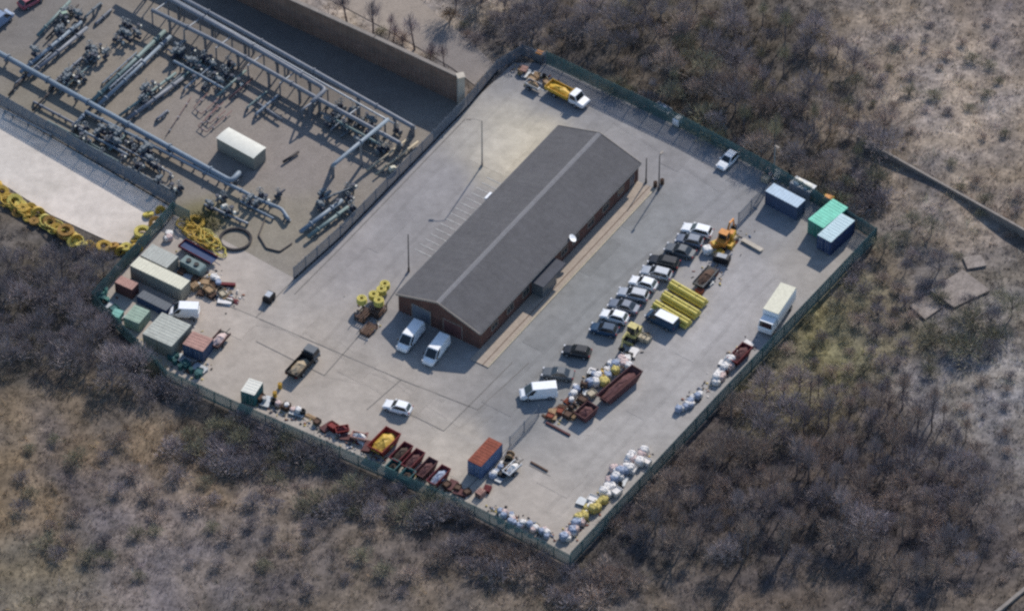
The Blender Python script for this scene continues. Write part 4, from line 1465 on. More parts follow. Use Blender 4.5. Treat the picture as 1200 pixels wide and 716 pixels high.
for x, y, lab in [(424, 354, 'yellow pipe roll leftmost on the racks beside the workshop'), (438, 349, 'yellow pipe roll in the middle of the racks beside the workshop'), (444, 356, 'yellow pipe roll lowest on the racks beside the workshop'), (447, 343, 'yellow pipe roll second from the top of the racks'), (451, 337, 'yellow pipe roll topmost on the racks, near the eaves')]:
    coil(lab, x, y, .62, .13, 4, 'yellow_pipe', group='yellow pipe rolls beside the workshop', z0=1.1 if y > 350 else 0.6, turns=2, name='pipe_roll')

# ------------------------------------------------------------------ bags, pallets, drums
def bag_mesh():
    mb = MB()
    n = 12
    vs, fs = [], []
    prof = [(.42, 0), (.5, .12), (.53, .45), (.5, .78), (.40, .92), (.2, .97)]
    for r_, z in prof:
        for i in range(n):
            a = 2 * math.pi * i / n
            c, s = math.cos(a), math.sin(a)
            k = (abs(c) ** 4 + abs(s) ** 4) ** -.25
            k *= 1 + .05 * math.sin(5 * a + z * 9)
            vs.append((r_ * k * c, r_ * k * s, z + .04 * math.sin(3 * a) * (z > .5)))
    for j in range(len(prof) - 1):
        for i in range(n):
            fs.append((j * n + i, j * n + (i + 1) % n, (j + 1) * n + (i + 1) % n, (j + 1) * n + i))
    fs.append(tuple(range((len(prof) - 1) * n, len(prof) * n)))
    fs.append(tuple(reversed(range(n))))
    mb.add(vs, fs)
    for sx in (-1, 1):
        for sy in (-1, 1):
            mb.tube([(sx * .38, sy * .2, .85), (sx * .42, sy * .3, 1.12), (sx * .3, sy * .42, .88)], .025, 4)
    return mb
BAGS = {}
def bag(px, py, m, label, group, sc=1.0):
    p = W(px, py, .5)
    if m not in BAGS:
        BAGS[m] = bag_mesh().build('bulk_bag', m)
        o = BAGS[m]
    else:
        o = BAGS[m].copy()
        col.objects.link(o)
    o.location = (p.x, p.y, 0)
    o.rotation_euler = (0, 0, random.uniform(0, 6))
    sc *= 1.15
    o.scale = (sc * random.uniform(.9, 1.15), sc * random.uniform(.9, 1.15), sc * random.uniform(.75, 1.1))
    return tag(o, label, 'bag', group)
def bag_row(p, q, n, mats, label, group, wid=5, sc=1.0):
    for i in range(n):
        t = (i + .5) / n
        x = p[0] + (q[0] - p[0]) * t + random.uniform(-wid, wid)
        y = p[1] + (q[1] - p[1]) * t + random.uniform(-wid, wid) * .8
        m = mats[i % len(mats)]
        c = {'bag_white': 'white', 'bag_pink': 'pale pink', 'bag_blue': 'grey-blue', 'bag_cream': 'yellowish'}[m]
        bag(x, y, m, f'{c} {label}', f'{c} {group}', sc * random.uniform(.8, 1.15))
bag_row((752, 530), (705, 574), 32, ['bag_white', 'bag_white', 'bag_pink', 'bag_white', 'bag_blue'], 'bulk bag in the heap along the lower right fence', 'bulk bags heaped along the lower right fence', 8)
bag_row((708, 585), (680, 604), 15, ['bag_cream', 'bag_cream', 'bag_cream', 'bag_white'], 'bulk bag between the white heap and the bottom corner', 'bulk bags near the bottom corner', 5, .9)
bag_row((684, 606), (660, 630), 14, ['bag_white', 'bag_pink', 'bag_blue'], 'bulk bag at the bottom corner of the yard', 'bulk bags at the bottom corner', 4, .9)
bag_row((584, 598), (642, 626), 22, ['bag_blue', 'bag_white', 'bag_blue', 'bag_pink'], 'sack along the bottom fence right of the orange pallet', 'sacks along the bottom fence', 4, .7)
bag_row((864, 416), (838, 446), 15, ['bag_white', 'bag_pink', 'bag_white'], 'bulk bag by the lower right fence below the maroon skip', 'bulk bags below the maroon skip', 4, 1.0)
bag_row((820, 462), (796, 480), 10, ['bag_white', 'bag_blue'], 'low sack beside the lower right fence between the two bag heaps', 'low sacks between the bag heaps', 3, .8)
bag_row((732, 421), (692, 448), 17, ['bag_white', 'bag_blue', 'bag_white'], 'bulk bag on the left side of the long rusty hopper', 'bulk bags beside the long rusty hopper', 5, .9)
bag_row((726, 418), (738, 428), 4, ['bag_pink', 'bag_white'], 'bulk bag at the upper end of the long rusty hopper', 'bulk bags above the long rusty hopper', 3, 1.0)
bag(708, 447, 'bag_cream', 'yellowish bulk bag leaning on the middle of the rusty hopper', None, 1.25)
bag(721, 434, 'bag_cream', 'smaller yellowish bulk bag near the upper end of the rusty hopper', None, 1.0)
bag(829, 293, 'bag_white', 'single white bag between the white estate car and the orange excavator', None, 1.1)
bag_row((592, 541), (576, 558), 6, ['bag_white', 'bag_blue'], 'sack along the blue side of the rust-red roofed container', 'sacks beside the rust-red roofed container', 2, .75)
bag_row((676, 452), (668, 466), 5, ['bag_white', 'bag_blue'], 'small sack between the white van and the rusty hoppers', 'small sacks by the rusty hoppers', 4, .7)
bag_row((246, 322), (258, 330), 4, ['bag_white', 'bag_blue'], 'sack among the pallets right of the long cream container', 'sacks among the left pallets', 3, .8)
bag_row((200, 272), (195, 282), 3, ['bag_white', 'bag_pink'], 'sack by the fence above the grey-roofed container', 'sacks by the left fence', 1.5, .8)
bag_row((325, 470), (352, 484), 4, ['bag_pink', 'bag_white'], 'small sack by the bottom left fence near the white-roofed cabin', 'small sacks by the bottom left fence', 3, .7)
def pallet_mesh(n=1):
    mb = MB()
    for j in range(n):
        z = j * .15
        for k in range(3):
            mb.box((0, -.45 + k * .45, z + .05), (1.2, .1, .09))
        for k in range(6):
            mb.box((-.5 + k * .2, 0, z + .115), (.13, 1.0, .025))
    return mb
PAL = {}
def pallet(px, py, n, m, label, group=None, rz=None):
    p = W(px, py, n * .07)
    k = (n, m)
    if k not in PAL:
        PAL[k] = pallet_mesh(n).build('pallet_stack' if n > 1 else 'wooden_pallet', m)
        o = PAL[k]
    else:
        o = PAL[k].copy()
        col.objects.link(o)
    o.location = (p.x, p.y, 0)
    o.rotation_euler = (0, 0, BAX + random.uniform(-.3, .3) if rz is None else rz)
    return tag(o, label, 'pallet', group)
for x, y, n, m in [(243, 338, 5, 'timber'), (236, 343, 3, 'timber_dark'), (248, 346, 4, 'timber_dark'), (228, 336, 6, 'timber'), (256, 343, 2, 'timber'), (250, 334, 3, 'timber_dark'), (262, 348, 3, 'timber')]:
    pallet(x, y, n, m, {'timber': 'pale timber', 'timber_dark': 'brown weathered timber'}[m] + f' pallets stacked right of the long cream container', {'timber': 'pale', 'timber_dark': 'brown'}[m] + ' pallets right of the long cream container')
pallet(614, 83, 6, 'rust_pink', 'pinkish stack of pallets by the top gate')
pallet(629, 89, 4, 'timber', 'sandy stack of pallets between the top gate and the flatbed truck')
pallet(563, 578, 6, 'rust_pink', 'orange-pink pallet stack below the rust-red roofed container')
pallet(571, 573, 4, 'dark_red', 'dark red pallet stack below the rust-red roofed container')
pallet(660, 479, 3, 'timber_dark', 'brown pallets on the ground below the white panel van', 'brown pallets below the white panel van')
pallet(650, 487, 2, 'timber_dark', 'brown pallets on the ground below the white panel van', 'brown pallets below the white panel van')
pallet(672, 487, 3, 'timber', 'pale pallets beside the short rusty hopper')
pallet(666, 470, 2, 'rust', 'rusty pallet between the white panel van and the hoppers')
def beam(label, p, q, wd, h, m, name='steel_beam', cat='beam'):
    a, b = W(*p, h / 2), W(*q, h / 2)
    mb = MB()
    L = (b - a).length
    mb.box((0, 0, h * .9), (L, wd, h * .2))
    mb.box((0, 0, h * .5), (L, wd * .4, h * .62))
    mb.box((0, 0, h * .1), (L, wd, h * .2))
    o = tag(mb.build(name, m), label, cat)
    c = (a + b) / 2
    o.location = (c.x, c.y, 0)
    o.rotation_euler = (0, 0, math.atan2(b.y - a.y, b.x - a.x))
beam('pale concrete beam lying on the asphalt right of the orange excavator', (870, 281), (893, 294), .7, .35, 'pale_concrete', 'concrete_beam')
beam('dark red steel beam right of the left pallets, upper one', (258, 333), (276, 334), .5, .45, 'dark_red')
beam('dark steel beam right of the left pallets, lower one', (260, 350), (274, 354), .4, .35, 'black')
beam('dark timber lying on the concrete right of the white trailer', (622, 541), (642, 552), .25, .2, 'timber_dark', 'timber_baulk')
beam('bent dark pipe rack lying near the inner grey fence', (640, 495), (668, 510), .3, .25, 'rust_dark', 'lying_girder', 'girder')
def drum_mesh():
    mb = MB()
    mb.cyl((0, 0, 0), (0, 0, .88), .3, 14)
    for z in (.02, .3, .6, .86):
        mb.cyl((0, 0, z - .015), (0, 0, z + .02), .315, 14)
    return mb
DR = {}
def drum(px, py, m, label, group=None):
    p = W(px, py, .45)
    if m not in DR:
        DR[m] = drum_mesh().build('steel_drum', m)
        o = DR[m]
    else:
        o = DR[m].copy()
        col.objects.link(o)
    o.location = (p.x, p.y, 0)
    tag(o, label, 'drum', group)
for x, y in [(205, 424), (211, 430), (218, 427), (224, 434), (231, 440), (208, 418)]:
    drum(x, y, 'teal', 'teal drum in the group below the pink-topped container', 'teal drums by the left fence')
for x, y in [(120, 345), (126, 352), (124, 340)]:
    drum(x, y, 'teal_light', 'light teal drum in the far left corner of the fence', 'light teal drums in the far left corner')
for x, y in [(768, 216), (776, 213)]:
    drum(x, y, 'timber_dark', 'brown drum beside the tall dark pole at the pavement end', 'brown drums at the pavement end')
for x, y in [(300, 462), (310, 468), (328, 452), (322, 462)]:
    drum(x, y, 'yellow_machine' if x > 320 else 'bag_white', ('yellow' if x > 320 else 'white') + ' drum right of the white-roofed cabin', ('yellow' if x > 320 else 'white') + ' drums right of the white-roofed cabin')
for x, y in [(900, 200), (903, 206)]:
    drum(x, y, 'bag_pink', 'pink drum at the foot of the camera pole', 'pink drums at the camera pole')

def plank_pile():
    mb = MB()
    g = random.Random(4)
    for k in range(7):
        mb.box((g.uniform(-.2, .2), (k % 4) * .22 - .33, .06 + .1 * (k // 4)), (2.4 + g.uniform(-.4, .4), .18, .08), g.uniform(-.08, .08))
    return mb
def crate_mesh():
    mb = MB()
    for z in (.12, .32, .52, .72):
        for sy in (-1, 1):
            mb.box((0, sy * .5, z), (1.2, .03, .15))
        for sx in (-1, 1):
            mb.box((sx * .6, 0, z), (.03, .97, .15))
    for sx in (-1, 1):
        for sy in (-1, 1):
            mb.box((sx * .57, sy * .46, .4), (.07, .07, .82))
    mb.box((0, 0, .06), (1.14, .92, .06))
    mb.box((0, 0, .5), (1.1, .88, .3))
    return mb
def tyre_mesh():
    mb = MB()
    for j in range(3):
        mb.tube([(.3 * math.cos(k * math.pi / 8), .3 * math.sin(k * math.pi / 8), .12 + .22 * j) for k in range(16)], .12, 8, closed=True)
    return mb
def cable_drum():
    mb = MB()
    for y in (-.4, .4):
        mb.cyl((0, y - .04, .6), (0, y + .04, .6), .6, 16)
    mb.cyl((0, -.4, .6), (0, .4, .6), .33, 12)
    return mb
def sheet_pile():
    mb = MB()
    g = random.Random(9)
    for k in range(5):
        mb.box((g.uniform(-.1, .1), g.uniform(-.1, .1), .05 + k * .06), (1.9, 1.1, .035), g.uniform(-.25, .25))
    return mb
JUNK = {'plank_pile': (plank_pile, 'pile of planks', 'planks'), 'slatted_crate': (crate_mesh, 'slatted crate', 'crate'), 'tyre_stack': (tyre_mesh, 'stack of tyres', 'tyres'), 'cable_drum': (cable_drum, 'cable drum', 'cable drum'), 'sheet_pile': (sheet_pile, 'pile of sheets', 'sheets')}
JP = {}
JC = {'timber': 'pale timber', 'timber_dark': 'brown', 'black': 'black', 'galv': 'light grey', 'rust': 'rusty', 'rust_dark': 'maroon', 'bag_white': 'white', 'yellow_machine': 'yellow', 'blue_steel': 'blue', 'teal': 'teal', 'tyre': 'black', 'kerb': 'cream', 'dark_red': 'dark red', 'skip_red': 'red'}
def clutter(p, q, n, kinds, where, wid=4):
    for i in range(n):
        t = (i + .5) / n
        k, m = kinds[i % len(kinds)]
        P = W(p[0] + (q[0] - p[0]) * t + random.uniform(-wid, wid), p[1] + (q[1] - p[1]) * t + random.uniform(-wid, wid) * .8, .3)
        if (k, m) not in JP:
            o = JP[(k, m)] = JUNK[k][0]().build(k, m)
        else:
            o = JP[(k, m)].copy()
            col.objects.link(o)
        o.location = (P.x, P.y, 0)
        o.rotation_euler = (0, 0, BAX + random.choice([0, 1.57]) + random.uniform(-.4, .4))
        o.scale = (random.uniform(.8, 1.15),) * 3
        tag(o, f'{JC[m]} {JUNK[k][1]} {where}', JUNK[k][2], f'{JC[m]} {JUNK[k][1]}s {where}')
clutter((232, 326), (272, 352), 14, [('slatted_crate', 'timber'), ('sheet_pile', 'galv'), ('plank_pile', 'timber_dark'), ('tyre_stack', 'tyre'), ('slatted_crate', 'kerb'), ('sheet_pile', 'bag_white'), ('plank_pile', 'dark_red')], 'among the pallets in the left storage corner', 9)
clutter((206, 318), (232, 330), 6, [('sheet_pile', 'galv'), ('slatted_crate', 'timber_dark'), ('plank_pile', 'timber')], 'between the cream container and the skid tank', 4)
clutter((664, 492), (690, 455), 12, [('tyre_stack', 'tyre'), ('slatted_crate', 'timber_dark'), ('sheet_pile', 'galv'), ('plank_pile', 'timber'), ('slatted_crate', 'kerb'), ('cable_drum', 'timber_dark')], 'left of the short rusty hopper', 7)
clutter((690, 446), (738, 414), 14, [('tyre_stack', 'tyre'), ('slatted_crate', 'galv'), ('slatted_crate', 'black'), ('sheet_pile', 'bag_white'), ('slatted_crate', 'yellow_machine')], 'along the left of the long rusty hopper', 5)
clutter((640, 492), (662, 478), 6, [('plank_pile', 'timber_dark'), ('slatted_crate', 'rust'), ('sheet_pile', 'timber')], 'below the white panel van', 5)
clutter((750, 400), (762, 392), 4, [('slatted_crate', 'kerb'), ('tyre_stack', 'tyre')], 'right of the pale yellow excavator', 5)
clutter((836, 296), (862, 276), 8, [('slatted_crate', 'yellow_machine'), ('slatted_crate', 'kerb'), ('sheet_pile', 'rust'), ('tyre_stack', 'tyre')], 'around the orange mini excavator', 6)
clutter((818, 340), (838, 316), 5, [('slatted_crate', 'rust'), ('tyre_stack', 'tyre'), ('sheet_pile', 'galv')], 'beside the trailer of brown tools', 6)
clutter((380, 497), (436, 522), 9, [('sheet_pile', 'rust_dark'), ('slatted_crate', 'skip_red'), ('plank_pile', 'dark_red'), ('sheet_pile', 'bag_white')], 'along the bottom fence left of the skips', 3)
clutter((300, 464), (376, 494), 9, [('slatted_crate', 'timber_dark'), ('sheet_pile', 'galv'), ('tyre_stack', 'tyre'), ('plank_pile', 'timber')], 'along the bottom left fence', 3)
clutter((520, 564), (548, 580), 5, [('slatted_crate', 'timber_dark'), ('sheet_pile', 'rust_dark')], 'between the skip row and the rust-red roofed container', 3)
clutter((584, 560), (600, 536), 6, [('sheet_pile', 'galv'), ('slatted_crate', 'black'), ('cable_drum', 'timber')], 'around the small white trailer', 3)
clutter((690, 596), (760, 528), 12, [('sheet_pile', 'galv'), ('slatted_crate', 'bag_white'), ('tyre_stack', 'tyre')], 'in the bag heap by the lower right fence', 8)
clutter((876, 402), (836, 446), 6, [('sheet_pile', 'bag_white'), ('slatted_crate', 'rust_dark'), ('tyre_stack', 'tyre')], 'by the lower right fence near the maroon skip', 4)
clutter((604, 84), (640, 96), 7, [('slatted_crate', 'timber'), ('sheet_pile', 'galv'), ('tyre_stack', 'tyre')], 'near the yard entrance', 6)
clutter((892, 208), (925, 205), 5, [('slatted_crate', 'kerb'), ('tyre_stack', 'tyre'), ('sheet_pile', 'galv')], 'near the camera pole', 4)
clutter((118, 350), (140, 372), 6, [('slatted_crate', 'teal'), ('tyre_stack', 'tyre'), ('sheet_pile', 'galv')], 'in the far left fence corner', 4)
clutter((204, 414), (238, 438), 7, [('slatted_crate', 'teal'), ('plank_pile', 'timber_dark'), ('sheet_pile', 'galv')], 'below the pink-topped container', 4)

# ------------------------------------------------------------------ gas pipework
def pipeline(name, label, pts, r, m, supports=3.5, flanges=5.0, cat='pipe', group=None, sup_m='steel'):
    """pts: (px, py, z) of the centre line"""
    P = [W(*p) for p in pts]
    base = Vector((P[0].x, P[0].y, 0))
    Q = [p - base for p in P]
    # rounded corners
    path = [Q[0]]
    for i in range(1, len(Q) - 1):
        a, b, c = Q[i - 1], Q[i], Q[i + 1]
        k = min(r * 2.2, (a - b).length * .4, (c - b).length * .4)
        p0, p1 = b + (a - b).normalized() * k, b + (c - b).normalized() * k
        for t in (0, .33, .67, 1):
            path.append(p0 * (1 - t) ** 2 + b * 2 * t * (1 - t) + p1 * t * t)
    path.append(Q[-1])
    root = thing(name, label, cat, base, 0, group)
    mb = MB()
    mb.tube(path, r, 10)
    mb.build('pipe', m, root, True)
    for i in range(len(Q) - 1):
        a, b = Q[i], Q[i + 1]
        L = (b - a).length
        uu = (b - a).normalized()
        if abs(uu.z) > .7:
            continue
        n = int(L / flanges) if flanges else 0
        for k in range(n):
            c = a + uu * L * (k + .5) / n
            f = MB()
            f.cyl(c - uu * .1, c + uu * .1, r * 1.45, 12)
            f.build('flange', m, root)
        n = max(1, int(L / supports)) if supports else 0
        for k in range(n):
            c = a + uu * L * (k + .5) / n
            if c.z - r > .15:
                s_ = MB()
                nn = Vector((-uu.y, uu.x, 0))
                rzz = math.atan2(uu.y, uu.x)
                s_.box((c.x, c.y, (c.z - r) / 2), (.14, r * 1.2 + .1, c.z - r), rzz)
                s_.box((c.x, c.y, c.z - r + .01), (.3, r * 2 + .2, .08), rzz)
                s_.build('support', sup_m, root)
    return root
G = 'pipes of the gas installation'
pipeline('gas_pipe', 'long thick pale blue pipe crossing the gas installation from the left edge', [(-60, 30, 1.3), (271, 213, 1.3), (280, 203, 1.3), (280, 203, .0)], .42, 'pipe_blue', 4.5, 7)
pipeline('gas_pipe', 'thinner pipe running just below the long thick pale blue pipe', [(100, 131, .9), (303, 234, .9), (330, 245, .9), (338, 257, .9), (338, 257, 0)], .27, 'pipe_blue', 4, 6)
pipeline('overhead_pipe', 'upper of the three long overhead pipes along the shaded strip', [(150, -36, 3.5), (276, 32, 3.5), (399, 101, 3.5), (484, 149, 3.5), (484, 149, .3)], .34, 'pipe_grey', 5.5, 8)
pipeline('overhead_pipe', 'middle overhead pipe that bends down at its right end', [(150, -28, 3.3), (268, 38, 3.3), (382, 105, 3.3), (366, 120, 3.3), (366, 120, 0)], .35, 'pipe_grey', 5.5, 8)
pipeline('overhead_pipe', 'lowest of the three long overhead pipes along the shaded strip', [(178, 12, 3.1), (261, 53, 3.1), (369, 114, 3.1), (468, 168, 3.1), (468, 168, 0)], .33, 'pipe_grey', 5.5, 8)
pipeline('overhead_pipe', 'thin grey overhead pipe beside the upper overhead pipe', [(160, -26, 3.4), (270, 36, 3.4), (440, 133, 3.4), (462, 145, 3.4)], .14, 'galv', 6, 9)
pipeline('overhead_pipe', 'light high cross pipe dropping to the ground right of the white-roofed cabin', [(455, 140, 4.8), (390, 194, 4.8), (390, 194, 0)], .30, 'pipe_blue', 30, 8)
pipeline('overhead_pipe', 'short bent pipe dropping left of the bend of the middle overhead pipe', [(372, 116, 3.1), (354, 129, 3.1), (354, 129, 0)], .16, 'pipe_grey', 30, 0)
for i, (a, b, r, m, lab) in enumerate([
    ((106, 121, .9), (193, 37, .9), .27, 'pipe_green', 'left pipe of the green-grey pair climbing to the overhead pipes'), ((113, 126, .9), (200, 43, .9), .24, 'pipe_blue', 'right pipe of the green-grey pair climbing to the overhead pipes'),
    ((148, 141, .8), (214, 92, .8), .24, 'pipe_grey', 'grey pipe between the green-grey pair and the thin brown pipes'), ((140, 136, .8), (206, 86, .8), .17, 'pipe_green', 'slim pipe just above the grey pipe of the middle run'),
    ((24, 85, .9), (95, 26, .9), .24, 'pipe_blue', 'pale pipe of the pair at the upper left'), ((33, 90, .9), (102, 33, .9), .24, 'pipe_grey', 'grey pipe of the pair at the upper left'),
    ((44, 42, .8), (82, 2, .8), .2, 'pipe_green', 'short pipe near the red car at the top left'), ((54, 46, .7), (92, 6, .7), .12, 'dark_pipe', 'thin dark pipe near the red car at the top left'),
    ((254, 113, 1.4), (288, 83, 1.4), .15, 'pipe_green', 'green pipe above the white-roofed cabin'), ((268, 116, .8), (296, 92, .8), .12, 'pipe_brown', 'thin brown pipe above the white-roofed cabin'),
    ((352, 272, .8), (401, 235, .8), .27, 'pipe_blue', 'pale pipe of the pair next to the steel fence'), ((361, 278, .8), (408, 243, .8), .24, 'pipe_green', 'greenish pipe of the pair next to the steel fence'),
    ((430, 200, .6), (478, 163, .6), .13, 'kerb', 'thin cream pipe at the right end under the overhead pipes'), ((440, 205, .6), (490, 166, .6), .13, 'kerb', 'second thin cream pipe at the right end, nearer the steel fence'),
    ((38, 130, .6), (70, 96, .6), .12, 'dark_pipe', 'thin dark pipe under the left part of the long thick pipe'), ((10, 112, .5), (34, 84, .5), .12, 'dark_pipe', 'thin dark pipe at the left edge under the long thick pipe'),
    ((88, 146, .6), (106, 127, .6), .2, 'pipe_blue', 'short stub pipe below the foot of the green-grey pair'), ((128, 176, .6), (150, 155, .6), .2, 'pipe_green', 'short stub pipe halfway along below the long thick pipe'),
    ((300, 120, .7), (330, 140, .7), .15, 'pipe_grey', 'short pipe under the overhead pipes above the cabin'), ((332, 190, .4), (350, 178, .4), .16, 'dark_pipe', 'short dark pipe right of the white-roofed cabin')]):
    pipeline('gas_pipe', lab, [a, b], r * 1.25, m, 2.6, 4.0)
RUNS = [((60, 100), (96, 68)), ((70, 108), (104, 78)), ((120, 98), (160, 62)), ((128, 104), (166, 70)), ((166, 128), (226, 76)), ((184, 140), (196, 130)), ((208, 96), (236, 72)), ((216, 104), (250, 76)), ((18, 98), (60, 62)), ((100, 20), (118, 4)), ((112, 28), (130, 12)),
        ((290, 126), (312, 108)), ((300, 134), (326, 112)), ((388, 152), (412, 132)), ((400, 160), (428, 138)), ((416, 170), (446, 146)), ((84, 160), (140, 190)), ((90, 150), (150, 182)), ((120, 160), (200, 203)), ((150, 196), (205, 226)), ((96, 172), (150, 200)), ((210, 62), (268, 94)), ((204, 72), (262, 104)), ((196, 58), (250, 86)), ((376, 132), (440, 166)), ((384, 124), (452, 160)), ((392, 140), (446, 170)), ((282, 236), (320, 256)), ((240, 240), (290, 262)), ((372, 236), (412, 220)), ((40, 120), (100, 152)), ((56, 142), (120, 176)), ((6, 130), (60, 158))]
for i, (a, b) in enumerate(RUNS):
    down = b[1] > a[1]
    m = ['pipe_grey', 'pipe_green', 'pipe_blue', 'steel', 'valve_grey'][i % 5]
    c_ = {'pipe_grey': 'grey', 'pipe_green': 'green-grey', 'pipe_blue': 'pale blue', 'steel': 'dark steel', 'valve_grey': 'mid grey'}[m]
    zz = random.choice([.5, .7, 1.0, 1.4])
    pipeline('branch_pipe', f'short {c_} branch pipe low among the valves' if down else f'short {c_} branch pipe climbing towards the overhead pipes', [(*a, 0), (*a, zz), (*b, zz), (*b, 0)], random.choice([.12, .16, .2]), m, 2.4, 3.0, 'pipe', f'{c_} branch pipes ' + ('among the valves' if down else 'climbing to the overhead pipes'))
# brown U loops
def loop(label, a, b, c, d, r=.07):
    return pipeline('pipe_loop', label, [(*a, .5), (*b, .5), (*c, .5), (*d, .5)], r, 'pipe_brown', 2.0, 0)
loop('upper brown hairpin pipe loop above the white-roofed cabin', (245, 108), (227, 126), (236, 134), (258, 114))
loop('lower brown hairpin pipe loop nearest the white-roofed cabin', (262, 120), (232, 148), (242, 155), (272, 130))
loop('small brown hairpin loop between the two larger brown loops', (256, 123), (240, 140), (246, 145), (264, 130))
pipeline('pipe_loop', 'long thin brown pipe running down to a ground box', [(224, 114, .3), (194, 160, .3)], .05, 'pipe_brown', 3, 0)
pipeline('pipe_loop', 'dark curved hose on the gravel below the end of the thick pipe', [(310, 258, .15), (303, 276, .15), (312, 291, .15), (328, 295, .15), (342, 285, .15)], .12, 'dark_pipe', 0, 0)
pipeline('pipe_loop', 'dark pipe dropping left of the end of the thinner blue pipe', [(322, 232, .8), (334, 222, 1.6)], .16, 'valve_dark', 3, 0)
# steel goal frames carrying the overhead pipes
fr0 = None
ga = ang((150, -28), (468, 168))
for t in (.12, .24, .36, .48, .60, .72, .84):
    x, y = 150 + (462 - 150) * t, -12 + (160 + 12) * t
    p = W(x, y, 2.9)
    if fr0 is None:
        fr0 = thing('pipe_rack', 'steel goal-post frame carrying the overhead pipes', 'pipe rack', (p.x, p.y, 0), ga, 'steel frames under the overhead pipes')
        for s in (-1, 1):
            mb = MB()
            mb.box((0, s * 1.7, 1.5), (.16, .16, 3.0))
            mb.build('post', 'steel', fr0)
        mb = MB()
        mb.box((0, 0, 2.9), (.16, 3.24, .18))
        mb.build('crossbeam', 'galv', fr0)
    else:
        dup(fr0, (p.x, p.y, 0), ga)
def valve(kind):
    root = thing('pipe_valve', 'x', 'valve')
    mb = MB()
    if kind == 0:   # big gate valve
        mb.cyl((-.55, 0, .5), (.55, 0, .5), .26, 10)
        mb.cyl((0, 0, .45), (0, 0, 1.15), .28, 10, .2)
        mb.build('valve_body', 'valve_dark', root)
        f = MB()
        for x in (-.5, .5):
            f = MB()
            f.cyl((x - .06, 0, .5), (x + .06, 0, .5), .42, 12)
            f.build('flange', 'valve_grey', root)
        s = MB()
        s.cyl((0, 0, 1.1), (0, 0, 2.1), .07, 8)
        s.build('stem', 'galv', root)
        h = MB()
        h.tube([(.38 * math.cos(k * math.pi / 7), .38 * math.sin(k * math.pi / 7), 1.75) for k in range(14)], .045, 6, closed=True)
        h.cyl((-.38, 0, 1.75), (.38, 0, 1.75), .03, 6)
        h.build('handwheel', 'valve_grey', root)
    elif kind == 1:  # actuator valve
        mb.cyl((-.5, 0, .55), (.5, 0, .55), .3, 10)
        mb.cyl((0, 0, .5), (0, 0, 1.4), .18, 10)
        mb.build('valve_body', 'valve_dark', root)
        f = MB()
        f.cyl((-.7, 0, 1.6), (.7, 0, 1.6), .27, 10)
        f.box((0, 0, 1.6), (.5, .6, .6))
        f.build('actuator', 'valve_grey', root)
        s = MB()
        s.cyl((.5, .2, 1.6), (.5, .2, 2.5), .04, 6)
        s.build('vent_pipe', 'galv', root)
    else:           # small riser
        mb.cyl((0, 0, 0), (0, 0, 1.5), .12, 8)
        mb.cyl((-.45, 0, .8), (.45, 0, .8), .12, 8)
        mb.build('valve_body', 'valve_grey', root)
        f = MB()
        f.cyl((0, 0, 1.45), (0, 0, 1.62), .28, 10)
        f.build('flange', 'valve_dark', root)
        f = MB()
        f.cyl((0, 0, .72), (0, 0, .88), .24, 10)
        f.build('flange', 'valve_dark', root)
        s = MB()
        s.box((.45, 0, .85), (.3, .3, .4))
        s.build('gauge', 'white_roof', root)
    return root
protos = [None, None, None]
VK = ['dark gate valve with handwheel', 'dark valve with grey actuator', 'slim grey riser valve']
clusters = [('in the uppermost valve group left of the overhead pipes', [(150, 33), (143, 40), (157, 40), (136, 47), (150, 46), (163, 34)]),
            ('in the middle valve group left of the overhead pipes', [(110, 62), (118, 58), (104, 70), (124, 66), (113, 72)]),
            ('in the valve group beside the long thick pipe', [(84, 90), (92, 86), (79, 97), (90, 97), (98, 94)]),
            ('on the grey pipe of the middle run', [(176, 110), (166, 118), (186, 104), (172, 122)]),
            ('in the crowded group under the overhead pipes', [(214, 56), (226, 64), (240, 70), (250, 80), (234, 82), (262, 86), (222, 76), (228, 95), (246, 93), (258, 100), (272, 94), (240, 104), (205, 66), (280, 100), (268, 76)]),
            ('between the long thick pipe and the lower fence', [(86, 152), (100, 152), (114, 160), (104, 168), (126, 168), (138, 172), (148, 170), (158, 178), (168, 182), (144, 188), (160, 196), (176, 192), (188, 200), (120, 182), (132, 158), (200, 210), (210, 222), (186, 216), (96, 164)]),
            ('below the right end of the overhead pipes', [(400, 126), (412, 136), (390, 138), (424, 146), (436, 160), (404, 150), (452, 176), (420, 170), (444, 152), (466, 154), (384, 146), (430, 138)]),
            ('around the foot of the high cross pipe', [(384, 232), (396, 240), (408, 232), (376, 244), (414, 224), (412, 246)]),
            ('near the right end of the long thick pipe', [(312, 236), (326, 228), (300, 242), (286, 236), (262, 232), (246, 244), (272, 250)]),
            ('at the top left of the pipework near the red car', [(84, 14), (92, 22), (78, 26), (88, 36), (70, 40), (58, 58), (48, 66)])]
for ci, (where, pts) in enumerate(clusters):
    pts = pts + [(x + random.choice([-6, 6]) + random.uniform(-2, 2), y + random.uniform(-5, 5)) for x, y in pts[::2]]
    for i, (x, y) in enumerate(pts):
        k = (i + ci) % 3
        p = W(x, y, .6)
        lab = VK[k] + ' ' + where
        grp = VK[k] + 's ' + where
        sc = random.uniform(.85, 1.25)
        rzv = random.choice([ga, ga + math.pi / 2])
        if protos[k] is None:
            o = protos[k] = valve(k)
            o.location = (p.x, p.y, 0)
            o.rotation_euler = (0, 0, rzv)
            o.scale = (sc,) * 3
            o['label'] = lab
            o['group'] = grp
        else:
            dup(protos[k], (p.x, p.y, 0), rzv, lab, grp, sc)
generator('small beige control cabinet near the upper valve groups', 75, 15, .4, 'cream_wall', 'green_box', 1.4, 1.0, 1.5, 'control_cabinet', 'cabinet')
